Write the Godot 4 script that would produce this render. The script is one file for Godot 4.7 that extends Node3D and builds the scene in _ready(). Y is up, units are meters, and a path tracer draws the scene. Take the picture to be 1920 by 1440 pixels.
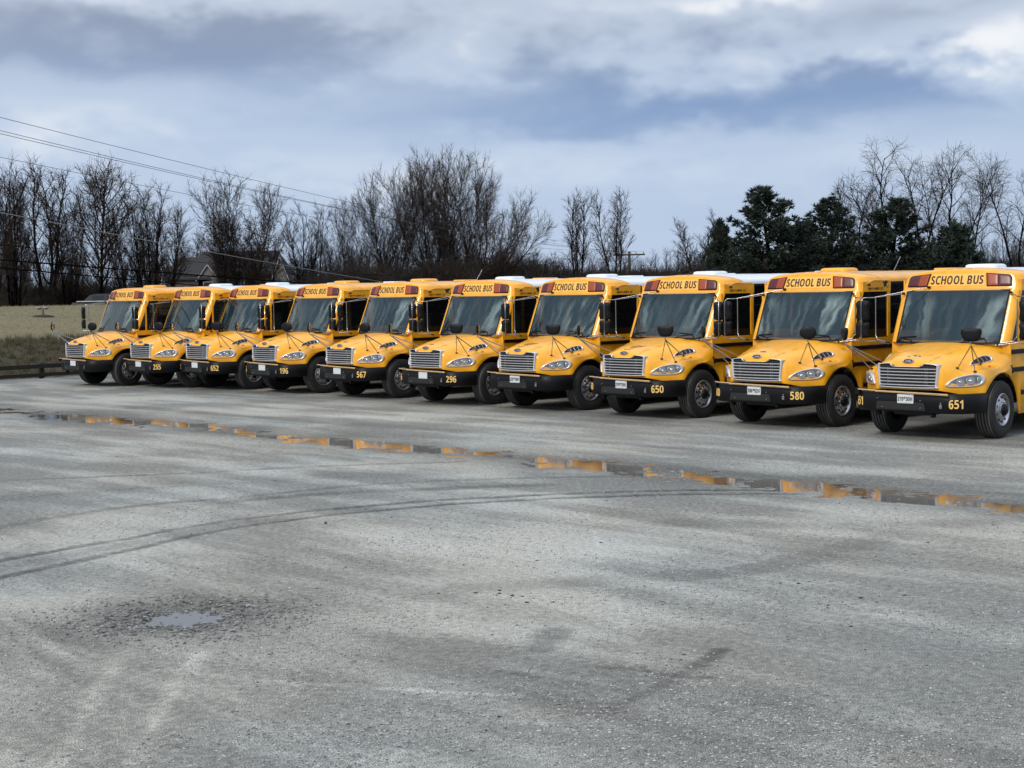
extends Node3D
# A row of ten parked school buses on a wet gravel lot, bare trees behind, under broken cloud.

var rng := RandomNumberGenerator.new()
var M := {}
var taken := {}

func _ready() -> void:
	rng.seed = 20240311
	view()
	make_materials()
	build_ground()
	build_terrain()
	build_buses()
	build_fence()
	build_house()
	build_lawn_things()
	build_trees()
	build_lines()

# ------------------------------------------------------------------ camera, sky, sun

func view() -> void:
	var cam := Camera3D.new()
	cam.name = "camera"
	var pit := deg_to_rad(3.626)
	var rol := deg_to_rad(1.039)
	var cp := cos(pit)
	var sp := sin(pit)
	var cr := cos(rol)
	var sr := sin(rol)
	cam.transform = Transform3D(Basis(Vector3(cr, -sr * cp, sr * sp), Vector3(sr, cr * cp, -cr * sp), Vector3(0, sp, cp)), Vector3(0, 2.91, 0))
	cam.fov = 28.36
	cam.near = 0.1
	cam.far = 3000.0
	add_child(cam)
	cam.current = true
	var env := Environment.new()
	env.background_mode = Environment.BG_SKY
	env.tonemap_mode = Environment.TONE_MAPPER_LINEAR
	env.tonemap_exposure = 1.5
	env.sdfgi_enabled = true
	env.ssao_enabled = true
	env.ssil_enabled = true
	var sky := Sky.new()
	var pm := PanoramaSkyMaterial.new()
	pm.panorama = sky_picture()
	sky.sky_material = pm
	env.sky = sky
	var we := WorldEnvironment.new()
	we.name = "surroundings"
	we.environment = env
	add_child(we)
	var sun := DirectionalLight3D.new()
	sun.name = "sun"
	sun.light_energy = 0.5
	sun.light_angular_distance = 14.0
	sun.light_color = Color(1.0, 0.96, 0.9)
	sun.shadow_enabled = true
	add_child(sun)
	sun.look_at_from_position(Vector3(-30, 34, 34), Vector3.ZERO)

var cloud_big := FastNoiseLite.new()
var cloud_small := FastNoiseLite.new()
var blobs := [  # azimuth (degrees right of the view), elevation, half sizes, strength: dark bellies and bright breaks
	[-15.5, 8.7, 7.5, 1.0, -0.75], [-8.0, 9.3, 4.0, 0.7, -0.35], [5.0, 6.3, 8.5, 0.95, -0.95], [13.5, 6.6, 5.5, 0.8, -0.5], [0.5, 7.9, 6.5, 0.9, -0.30], [15.0, 9.6, 2.5, 0.5, -0.35],
	[16.0, 8.2, 4.0, 0.6, 0.8], [10.5, 10.4, 3.0, 0.7, 0.9], [18.0, 8.9, 2.5, 0.7, 0.7], [-11.5, 6.2, 9.0, 1.2, 0.10], [-1.0, 4.7, 7.0, 0.9, 0.20],
	[3.0, 10.2, 5.0, 0.9, 0.32], [12.5, 4.3, 8.0, 0.8, 0.16], [-3.0, 8.9, 4.0, 0.8, 0.30], [-13.0, 10.9, 7.0, 0.5, 0.45]]

func sky_color(az: float, elc: float) -> Color:
	var flat := 1.0 / (sin(elc) + 0.16)
	var dir := Vector3(sin(az) * cos(elc), sin(elc), -cos(az) * cos(elc))
	var p := Vector3(dir.x * flat, 0.0, dir.z * flat)
	var deg := rad_to_deg(az)
	var eld := rad_to_deg(elc)
	# lumps of a few degrees, then wisps
	var f := cloud_small.get_noise_3d(dir.x * 19.0, dir.y * 40.0, dir.z * 19.0)
	var g := cloud_small.get_noise_3d(dir.x * 52.0 + 40.0, dir.y * 120.0, dir.z * 52.0)
	var v := cloud_big.get_noise_3d(p.x * 4.2 + 0.5 * f, elc * 14.0, p.z * 4.2) * 0.8
	v = v * lerpf(0.25, 1.0, smoothstep(1.0, 9.0, eld)) - 0.02
	if absf(deg) < 40.0 and eld < 22.0:
		var wob := 1.9 * f + 0.5 * g
		for b in blobs:
			var dx: float = (deg + 2.2 * wob - b[0]) / b[2]
			var dy: float = (eld + 0.75 * wob - b[1]) / b[3]
			if b[4] < 0.0 and dy > 0.0:
				dy *= 0.6
			var q: float = dx * dx + dy * dy
			if q < 7.0:
				v += b[4] * exp(-q * 0.9)
	v += (0.42 * f + 0.16 * g) * smoothstep(1.5, 6.5, eld)
	# pale blue-grey tone, dark bellies, white breaks
	var base := Color(0.335, 0.408, 0.522)
	var grey := smoothstep(6.0, 10.5, eld) * 0.45
	var c: Color
	if v < 0.0:
		var d := Color(0.158, 0.235, 0.385)
		d = d.lerp(Color(0.205, 0.235, 0.305), grey)
		c = base.lerp(d, smoothstep(-0.1, 1.1, -v))
	else:
		c = base.lerp(Color(0.158, 0.235, 0.385), 0.03 * smoothstep(0.1, 0.0, v)).lerp(Color(0.60, 0.62, 0.645), smoothstep(0.0, 0.9, v))
	var lum := c.r * 0.25 + c.g * 0.65 + c.b * 0.1
	c = c.lerp(Color(lum, lum * 1.01, lum * 1.05), grey * 0.6)
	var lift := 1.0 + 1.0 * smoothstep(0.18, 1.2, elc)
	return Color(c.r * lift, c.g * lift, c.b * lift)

func sky_picture() -> ImageTexture:
	# broken grey-blue cloud; straight ahead (-z) lies at the picture's edge. Coarse all round, finer where it is low and ahead
	cloud_big.seed = 11
	cloud_big.frequency = 0.16
	cloud_big.fractal_octaves = 5
	cloud_small.seed = 42
	cloud_small.frequency = 0.55
	cloud_small.fractal_octaves = 5
	cloud_small.fractal_gain = 0.55
	var im := Image.create(1024, 512, false, Image.FORMAT_RGBF)
	var low := Color(0.32, 0.35, 0.38)
	for j in 512:
		var el := PI * (0.5 - (j + 0.5) / 512.0)
		for i in 1024:
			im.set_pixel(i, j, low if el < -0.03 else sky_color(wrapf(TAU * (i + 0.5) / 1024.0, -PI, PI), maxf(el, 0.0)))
	im.resize(4096, 2048, Image.INTERPOLATE_BILINEAR)
	for j in range(820, 1030):
		var el := PI * (0.5 - (j + 0.5) / 2048.0)
		for k in range(-420, 420):
			var i := posmod(k, 4096)
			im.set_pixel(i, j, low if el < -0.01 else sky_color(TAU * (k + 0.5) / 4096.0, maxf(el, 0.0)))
	return ImageTexture.create_from_image(im)

# ------------------------------------------------------------------ materials

func lin(r: float, g: float, b: float, a := 1.0) -> Color:
	var c := Color(r, g, b).linear_to_srgb()
	c.a = a
	return c

func mat(c: Color, rough := 0.6, metal := 0.0, coat := 0.0) -> StandardMaterial3D:
	var m := StandardMaterial3D.new()
	m.albedo_color = c
	m.roughness = rough
	m.metallic = metal
	if coat > 0.0:
		m.clearcoat_enabled = true
		m.clearcoat = coat
		m.clearcoat_roughness = 0.06
	m.cull_mode = BaseMaterial3D.CULL_DISABLED
	return m

func noise_tex(seed_: int, freq: float, oct: int, a: Color, b: Color, size := 512, mid := 0.5, spread := 0.5) -> NoiseTexture2D:
	var n := FastNoiseLite.new()
	n.seed = seed_
	n.frequency = freq
	n.fractal_octaves = oct
	var t := NoiseTexture2D.new()
	t.width = size
	t.height = size
	t.seamless = true
	t.noise = n
	var g := Gradient.new()
	g.offsets = PackedFloat32Array([maxf(0.0, mid - spread), minf(1.0, mid + spread)])
	g.colors = PackedColorArray([a, b])
	t.color_ramp = g
	return t

func normal_tex(seed_: int, freq: float, oct: int, strength: float, size := 512) -> NoiseTexture2D:
	var n := FastNoiseLite.new()
	n.seed = seed_
	n.frequency = freq
	n.fractal_octaves = oct
	var t := NoiseTexture2D.new()
	t.width = size
	t.height = size
	t.seamless = true
	t.as_normal_map = true
	t.bump_strength = strength
	t.noise = n
	return t

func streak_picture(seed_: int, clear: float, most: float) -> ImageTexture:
	# sky reflection painted on glass: soft bands that run down and bend, opacity only
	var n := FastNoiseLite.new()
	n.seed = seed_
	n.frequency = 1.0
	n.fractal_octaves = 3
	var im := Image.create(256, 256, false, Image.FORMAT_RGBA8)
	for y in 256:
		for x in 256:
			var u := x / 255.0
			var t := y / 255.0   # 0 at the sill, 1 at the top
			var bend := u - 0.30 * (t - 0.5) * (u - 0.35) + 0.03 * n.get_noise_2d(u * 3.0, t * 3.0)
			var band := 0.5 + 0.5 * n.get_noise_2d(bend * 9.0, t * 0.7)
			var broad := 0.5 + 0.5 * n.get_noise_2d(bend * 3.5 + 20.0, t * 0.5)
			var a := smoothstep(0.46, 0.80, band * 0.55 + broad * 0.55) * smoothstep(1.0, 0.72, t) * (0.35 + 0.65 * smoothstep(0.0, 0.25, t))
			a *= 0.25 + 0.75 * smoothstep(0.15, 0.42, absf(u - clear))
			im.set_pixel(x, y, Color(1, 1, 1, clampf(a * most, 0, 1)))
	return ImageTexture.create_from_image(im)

func make_materials() -> void:
	M.yellow = mat(lin(0.93, 0.42, 0.008), 0.42, 0.0, 0.5)
	var film := noise_tex(5, 0.012, 5, Color(0.90, 0.90, 0.91), Color(1, 1, 1), 512, 0.42, 0.3)
	M.yellow.albedo_texture = film
	M.yellow.uv1_triplanar = true
	M.yellow.uv1_scale = Vector3(0.45, 0.7, 0.45)
	M.sign_yellow = mat(lin(0.86, 0.46, 0.09), 0.5)
	M.white_roof = mat(lin(0.72, 0.75, 0.78), 0.4, 0.0, 0.3)
	M.black = mat(lin(0.006, 0.006, 0.007), 0.45)
	M.black.metallic_specular = 0.3
	M.black_dull = mat(lin(0.012, 0.012, 0.012), 0.8)
	M.ink = mat(lin(0.01, 0.009, 0.008), 0.6)
	M.gold = mat(lin(0.80, 0.52, 0.16), 0.5)
	M.chrome = mat(lin(0.34, 0.34, 0.35), 0.26, 1.0)
	M.wheel_metal = mat(lin(0.46, 0.46, 0.48), 0.28, 1.0)
	M.bright = mat(lin(0.70, 0.70, 0.71), 0.3, 0.6)
	M.steel = mat(lin(0.42, 0.42, 0.43), 0.28, 1.0)
	M.rubber = mat(lin(0.022, 0.021, 0.02), 0.85)
	M.rubber.albedo_texture = noise_tex(8, 0.03, 4, Color(0.75, 0.73, 0.7), Color(1, 1, 1), 256)
	M.rubber.uv1_triplanar = true
	M.tread = mat(lin(0.10, 0.095, 0.09), 0.95)
	M.windshield = mat(lin(0.016, 0.045, 0.062, 0.5), 0.03)
	M.windshield.transparency = BaseMaterial3D.TRANSPARENCY_ALPHA
	M.windshield.metallic_specular = 0.5
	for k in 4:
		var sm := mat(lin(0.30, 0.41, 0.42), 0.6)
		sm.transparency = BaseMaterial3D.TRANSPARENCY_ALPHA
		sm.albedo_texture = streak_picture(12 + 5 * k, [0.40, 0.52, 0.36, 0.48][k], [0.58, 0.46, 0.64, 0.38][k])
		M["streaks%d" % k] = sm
	M.side_glass = mat(lin(0.006, 0.007, 0.008, 0.72), 0.04)
	M.side_glass.transparency = BaseMaterial3D.TRANSPARENCY_ALPHA
	M.amber = mat(lin(0.30, 0.055, 0.014), 0.35)
	M.red = mat(lin(0.085, 0.012, 0.020), 0.35)
	M.amber_lamp = mat(lin(0.75, 0.16, 0.015), 0.3)
	M.lens = mat(lin(0.8, 0.85, 0.9, 0.12), 0.03)
	M.lens.transparency = BaseMaterial3D.TRANSPARENCY_ALPHA
	M.reflector = mat(lin(0.38, 0.39, 0.41), 0.22, 1.0)
	M.reflector_dark = mat(lin(0.03, 0.03, 0.033), 0.25, 0.3)
	M.bulb = mat(lin(0.85, 0.87, 0.9), 0.08, 1.0)
	M.plate = mat(lin(0.62, 0.65, 0.66), 0.5)
	M.plate_ink = mat(lin(0.03, 0.03, 0.045), 0.6)
	M.arm = mat(lin(0.62, 0.42, 0.2), 0.45)
	M.seat = mat(lin(0.012, 0.03, 0.028), 0.6)
	M.inner = mat(lin(0.10, 0.105, 0.10), 0.8)
	M.mirror = mat(lin(0.7, 0.72, 0.75), 0.03, 1.0)
	M.rail_paint = mat(lin(0.013, 0.012, 0.012), 0.45)
	# bark, brush, conifer
	M.bark = mat(lin(0.15, 0.125, 0.11), 0.95)
	M.bark_pale = mat(lin(0.16, 0.14, 0.125), 0.95)
	M.bark_dark = mat(lin(0.105, 0.09, 0.08), 0.95)
	M.twig = mat(lin(0.24, 0.185, 0.155), 0.95)
	M.twig_pale = mat(lin(0.27, 0.215, 0.19), 0.95)
	M.bramble = mat(lin(0.26, 0.215, 0.185), 0.95)
	M.dead_leaf = mat(lin(0.075, 0.042, 0.026), 0.9)
	M.needle = mat(lin(0.020, 0.034, 0.023), 0.8)
	M.needle.vertex_color_use_as_albedo = true
	M.needle.albedo_color = Color(1, 1, 1)
	# buildings and fence
	M.shingle = mat(lin(0.028, 0.027, 0.028), 0.9)
	M.shingle.albedo_texture = noise_tex(77, 0.08, 4, Color(0.7, 0.7, 0.72), Color(1, 1, 1), 256)
	M.shingle.uv1_triplanar = true
	M.siding = mat(lin(0.07, 0.07, 0.069), 0.8)
	M.trim = mat(lin(0.30, 0.30, 0.30), 0.7)
	M.stone_front = mat(lin(0.13, 0.128, 0.125), 0.9)
	M.pane = mat(lin(0.01, 0.012, 0.015), 0.08)
	M.fence_wood = mat(lin(0.018, 0.015, 0.013), 0.85)
	M.fence_wood.albedo_texture = noise_tex(15, 0.05, 4, Color(0.6, 0.6, 0.6), Color(1, 1, 1), 256)
	M.fence_wood.uv1_triplanar = true
	M.wire = mat(lin(0.06, 0.06, 0.065), 0.9)
	M.wire_pale = mat(lin(0.20, 0.205, 0.21), 0.8)
	M.wire_black = mat(lin(0.006, 0.006, 0.006), 0.95)
	M.wire_black.metallic_specular = 0.05
	M.pole_wood = mat(lin(0.06, 0.052, 0.046), 0.95)
	M.mulch = mat(lin(0.022, 0.016, 0.013), 0.95)
	M.white_paint = mat(lin(0.66, 0.67, 0.68), 0.4)
	M.dark_paint = mat(lin(0.014, 0.014, 0.017), 0.6)
	# grass
	M.lawn = mat(Color(1, 1, 1), 0.95)
	M.lawn.vertex_color_use_as_albedo = true
	M.lawn.albedo_texture = noise_tex(21, 0.035, 5, Color(0.62, 0.6, 0.58), Color(1, 1, 1), 512)
	M.lawn.uv1_triplanar = true
	M.lawn.uv1_world_triplanar = true
	M.lawn.uv1_scale = Vector3(0.09, 0.09, 0.28)
	M.blade = mat(lin(0.10, 0.085, 0.05), 0.9)
	M.blade.vertex_color_use_as_albedo = true
	M.blade.albedo_color = Color(1, 1, 1)
	M.stone = mat(Color(1, 1, 1), 0.9)
	M.stone.vertex_color_use_as_albedo = true
	M.clod = mat(lin(0.02, 0.018, 0.015), 0.9)
	M.water = mat(lin(0.085, 0.08, 0.072), 0.06)
	M.water.metallic_specular = 0.6

# ------------------------------------------------------------------ mesh helpers

func new_st() -> SurfaceTool:
	var st := SurfaceTool.new()
	st.begin(Mesh.PRIMITIVE_TRIANGLES)
	return st

func tri(st: SurfaceTool, a: Vector3, b: Vector3, c: Vector3) -> void:
	st.add_vertex(a)
	st.add_vertex(b)
	st.add_vertex(c)

func quad(st: SurfaceTool, a: Vector3, b: Vector3, c: Vector3, d: Vector3) -> void:
	tri(st, a, b, c)
	tri(st, a, c, d)

func finish(st: SurfaceTool) -> ArrayMesh:
	st.generate_normals()
	return st.commit()

func grid(st: SurfaceTool, rows: Array, uv := false, smooth := 0) -> void:
	st.set_smooth_group(smooth)
	for i in rows.size() - 1:
		var a: PackedVector3Array = rows[i]
		var b: PackedVector3Array = rows[i + 1]
		for j in a.size() - 1:
			if uv:
				var u0 := float(j) / (a.size() - 1)
				var u1 := float(j + 1) / (a.size() - 1)
				var v0 := float(i) / (rows.size() - 1)
				var v1 := float(i + 1) / (rows.size() - 1)
				st.set_uv(Vector2(u0, v0)); st.add_vertex(a[j])
				st.set_uv(Vector2(u1, v0)); st.add_vertex(a[j + 1])
				st.set_uv(Vector2(u1, v1)); st.add_vertex(b[j + 1])
				st.set_uv(Vector2(u0, v0)); st.add_vertex(a[j])
				st.set_uv(Vector2(u1, v1)); st.add_vertex(b[j + 1])
				st.set_uv(Vector2(u0, v1)); st.add_vertex(b[j])
			else:
				quad(st, a[j], a[j + 1], b[j + 1], b[j])

func box(st: SurfaceTool, c: Vector3, s: Vector3, bev := 0.006, basis := Basis()) -> void:
	# a box with chamfered edges
	st.set_smooth_group(-1)
	var h := s * 0.5
	bev = minf(bev, minf(h.x, minf(h.y, h.z)) * 0.6)
	var v := {}
	for x in [-1, 1]:
		for y in [-1, 1]:
			for z in [-1, 1]:
				var p := Vector3(x * h.x, y * h.y, z * h.z)
				for ax in 3:
					var q := p
					for k in 3:
						if k != ax:
							q[k] -= signf(p[k]) * bev
					v[[x, y, z, ax]] = c + basis * q
	for ax in 3:
		var b := (ax + 1) % 3
		var d := (ax + 2) % 3
		for sg in [-1, 1]:
			var loop := []
			for e in [[-1, -1], [1, -1], [1, 1], [-1, 1]]:
				var k := [0, 0, 0, ax]
				k[ax] = sg; k[b] = e[0]; k[d] = e[1]
				loop.append(v[k])
			if sg > 0:
				quad(st, loop[3], loop[2], loop[1], loop[0])
			else:
				quad(st, loop[0], loop[1], loop[2], loop[3])
		# the four edges that run along ax
		for e in [[-1, -1], [1, -1], [1, 1], [-1, 1]]:
			var k0 := [0, 0, 0, b]
			k0[b] = e[0]; k0[d] = e[1]
			var k := k0.duplicate(); k[ax] = -1
			var l := k0.duplicate(); l[ax] = 1
			var m := l.duplicate(); m[3] = d
			var n := k.duplicate(); n[3] = d
			if e[0] * e[1] > 0:
				quad(st, v[k], v[l], v[m], v[n])
			else:
				quad(st, v[n], v[m], v[l], v[k])
	for x in [-1, 1]:
		for y in [-1, 1]:
			for z in [-1, 1]:
				if x * y * z > 0:
					tri(st, v[[x, y, z, 2]], v[[x, y, z, 1]], v[[x, y, z, 0]])
				else:
					tri(st, v[[x, y, z, 0]], v[[x, y, z, 1]], v[[x, y, z, 2]])

func beam(st: SurfaceTool, a: Vector3, b: Vector3, w: float, t: float, bev := 0.006, up := Vector3.UP) -> void:
	var z := (b - a).normalized()
	var x := up.cross(z)
	if x.length() < 0.01:
		x = Vector3.RIGHT
	x = x.normalized()
	box(st, (a + b) * 0.5, Vector3(w, t, a.distance_to(b)), bev, Basis(x, z.cross(x), z))

func ring(c: Vector3, d: Vector3, r: float, sides: int) -> PackedVector3Array:
	var x := d.cross(Vector3(0.31, 0.9, 0.21)).normalized()
	var y := d.cross(x).normalized()
	var out := PackedVector3Array()
	for k in sides + 1:
		var a := TAU * k / sides
		out.append(c + x * cos(a) * r + y * sin(a) * r)
	return out

func tube(st: SurfaceTool, pts: Array, r: float, sides := 8, r_end := -1.0) -> void:
	var rows := []
	var n := pts.size()
	for i in n:
		var d: Vector3 = (pts[mini(i + 1, n - 1)] - pts[maxi(i - 1, 0)]).normalized()
		rows.append(ring(pts[i], d, r if r_end < 0.0 else lerpf(r, r_end, float(i) / (n - 1)), sides))
	grid(st, rows)
	for e in [0, n - 1]:
		st.set_smooth_group(-1)
		for k in sides:
			tri(st, pts[e], rows[e][k], rows[e][k + 1])

func lathe_x(st: SurfaceTool, prof: Array, segs: int, c := Vector3.ZERO) -> void:
	# prof: [radius, x] pairs turned about the x axis
	var rows := []
	for p in prof:
		var r := PackedVector3Array()
		for k in segs + 1:
			var a := TAU * k / segs
			r.append(c + Vector3(p[1], cos(a) * p[0], sin(a) * p[0]))
		rows.append(r)
	grid(st, rows)

func rounded(pts: Array, closed: bool, steps: int) -> Array:
	# Catmull-Rom through the points
	var out := []
	var n := pts.size()
	var last := n if closed else n - 1
	for i in last:
		var p0 = pts[(i - 1 + n) % n] if closed else pts[maxi(i - 1, 0)]
		var p1 = pts[i]
		var p2 = pts[(i + 1) % n]
		var p3 = pts[(i + 2) % n] if closed else pts[mini(i + 2, n - 1)]
		for k in steps:
			var t := float(k) / steps
			out.append(0.5 * (2.0 * p1 + (p2 - p0) * t + (2.0 * p0 - 5.0 * p1 + 4.0 * p2 - p3) * t * t + (3.0 * p1 - p0 - 3.0 * p2 + p3) * t * t * t))
	if not closed:
		out.append(pts[n - 1])
	return out

func blob(st: SurfaceTool, poly: Array, fn: Callable, steps: Array, fill := true) -> void:
	# rings of a flat outline, shrunk and raised by [scale, offset] steps, laid on a surface fn(x, y, off)
	var c := Vector2.ZERO
	for p in poly:
		c += p
	c /= poly.size()
	var rows := []
	for s in steps:
		var r := PackedVector3Array()
		for k in poly.size() + 1:
			var p: Vector2 = c + (poly[k % poly.size()] - c) * s[0]
			r.append(fn.call(p.x, p.y, s[1]))
		rows.append(r)
	grid(st, rows)
	if fill:
		var top: PackedVector3Array = rows[-1]
		var mid: Vector3 = fn.call(c.x, c.y, steps[-1][1])
		for k in poly.size():
			tri(st, mid, top[k], top[k + 1])

func text_on(text: String, height: float, stretch: float, fn: Callable, off: float, serif := false, bold := true, slant := 0.0) -> ArrayMesh:
	# lettering bent onto a surface fn(x, y, off), centred
	var f := SystemFont.new()
	f.font_names = PackedStringArray(["Droid Serif" if serif else "Droid Sans"])
	f.font_weight = 700 if bold else 400
	var t := TextMesh.new()
	t.font = f
	t.text = text
	t.font_size = 32
	t.pixel_size = height / 23.0
	t.depth = 0.004
	t.curve_step = 2.0
	var st := new_st()
	st.set_smooth_group(-1)
	for s in t.get_surface_count():
		var arr := t.surface_get_arrays(s)
		var v: PackedVector3Array = arr[Mesh.ARRAY_VERTEX]
		var idx = arr[Mesh.ARRAY_INDEX]
		var n: int = idx.size() if idx != null and idx.size() else v.size()
		for k in n:
			var p: Vector3 = v[idx[k]] if idx != null and idx.size() else v[k]
			st.add_vertex(fn.call((p.x + p.y * slant) * stretch, p.y, off + p.z))
	return finish(st)

func named(base: String) -> String:
	var n: int = taken.get(base, 0)
	taken[base] = n + 1
	return base if n == 0 else "%s_%03d" % [base, n]

func part(parent: Node, called: String, mesh: Mesh, m: Material, label := "") -> MeshInstance3D:
	var o := MeshInstance3D.new()
	o.name = called
	o.mesh = mesh
	o.material_override = m
	if label:
		o.set_meta("label", label)
	parent.add_child(o, true)
	return o

func thing(called: String, label: String, category: String, at := Vector3.ZERO, group := "") -> Node3D:
	var o := Node3D.new()
	o.name = named(called)
	o.position = at
	add_child(o)
	tag(o, label, category, group)
	return o

func tag(o: Node, label: String, category: String, group := "") -> void:
	o.set_meta("label", label)
	o.set_meta("category", category)
	if group:
		o.set_meta("group", group)

func solo(called: String, mesh: Mesh, m: Material, kind := "") -> MeshInstance3D:
	var o := MeshInstance3D.new()
	o.name = named(called)
	o.mesh = mesh
	o.material_override = m
	if kind:
		o.set_meta("kind", kind)
	add_child(o)
	return o

func curve(table: Array, x: float) -> float:
	# smooth look-up in [x, y] pairs with x rising
	if x <= table[0][0]:
		return table[0][1]
	for i in table.size() - 1:
		if x <= table[i + 1][0]:
			var t: float = (x - table[i][0]) / (table[i + 1][0] - table[i][0])
			return lerpf(table[i][1], table[i + 1][1], t)
	return table[-1][1]

func at(x: float, depth: float, y := 0.0) -> Vector3:
	return Vector3(x, y, -depth)

# ------------------------------------------------------------------ the lot

const GU0 := -54.0
const GU1 := 4.0
const GV0 := 2.0
const GV1 := 36.0
const TW := 2048
const TH := 1200
var stain := PackedFloat32Array()
var bump_noise := FastNoiseLite.new()
var swale_noise := FastNoiseLite.new()

func uv_of(x: float, depth: float) -> Vector2:
	return Vector2((x - depth) * 0.70711, (x + depth) * 0.70711)

func xz_of(u: float, v: float) -> Vector2:
	return Vector2((u + v) * 0.70711, (v - u) * 0.70711)

func stamp_track(pts: Array, width: float, dark: float, seed_: int) -> void:
	var n := FastNoiseLite.new()
	n.seed = seed_
	n.frequency = 0.9
	var line := rounded(pts, false, 40)
	var kx := TW / (GU1 - GU0)
	var ky := TH / (GV1 - GV0)
	for i in line.size() - 1:
		var a: Vector2 = line[i]
		var b: Vector2 = line[i + 1]
		var steps := maxi(1, int(a.distance_to(b) / 0.035))
		for s in steps:
			var p := a.lerp(b, float(s) / steps)
			var g := uv_of(p.x, p.y)
			var cx := (g.x - GU0) * kx
			var cy := (g.y - GV0) * ky
			var strength := dark * clampf(0.72 + 0.6 * n.get_noise_2d(p.x * 0.6, p.y * 0.6) + 0.7 * n.get_noise_2d(p.x * 9.0, p.y * 9.0), 0.1, 1.2)
			var r := width * 0.5 * kx * (1.0 + 0.45 * n.get_noise_2d(p.x * 5.0, p.y * 5.0 + 50.0))
			for y in range(maxi(0, int(cy - r)), mini(TH, int(cy + r) + 2)):
				for x in range(maxi(0, int(cx - r)), mini(TW, int(cx + r) + 2)):
					var d := Vector2(x - cx, y - cy).length() / r
					if d < 1.0:
						var k := y * TW + x
						var val := strength * smoothstep(1.0, 0.3, d)
						if absf(val) > absf(stain[k]):
							stain[k] = val

func stain_at(u: float, v: float) -> float:
	var x := int((u - GU0) / (GU1 - GU0) * TW)
	var y := int((v - GV0) / (GV1 - GV0) * TH)
	if x < 0 or y < 0 or x >= TW or y >= TH:
		return 0.0
	return stain[y * TW + x]

const POT := Vector2(-3.02, 13.62)

func lot_height(x: float, depth: float, g: Vector2) -> float:
	var y := 0.010 * bump_noise.get_noise_2d(x * 0.9, depth * 0.9) + 0.006 * bump_noise.get_noise_2d(x * 5.0, depth * 5.0)
	# the shallow swale where rain stands
	var mid := 18.42 + 0.45 * swale_noise.get_noise_1d(g.x * 0.5)
	var dv := (g.y - mid) / 0.68
	if absf(dv) < 4.0:
		y -= (0.034 + 0.026 * swale_noise.get_noise_1d(g.x * 1.3 + 300.0)) * exp(-dv * dv)
		y += (0.024 * bump_noise.get_noise_2d(x * 1.3 + 9.0, depth * 1.3) + 0.014 * bump_noise.get_noise_2d(x * 5.0, depth * 5.0 + 20.0)) * exp(-dv * dv * 0.2)
	var d := Vector2((x - POT.x), depth - POT.y).length()
	if d < 2.5:
		var e := Vector2((x - POT.x) / 0.52, (depth - POT.y) / 0.45).length()
		y -= 0.055 * exp(-e * e)
		y += 0.034 * bump_noise.get_noise_2d(x * 6.0, depth * 6.0) * exp(-d * d * 1.3)
	var s := stain_at(g.x, g.y)
	y -= 0.016 * clampf(s, 0.0, 1.0)
	return y

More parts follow.
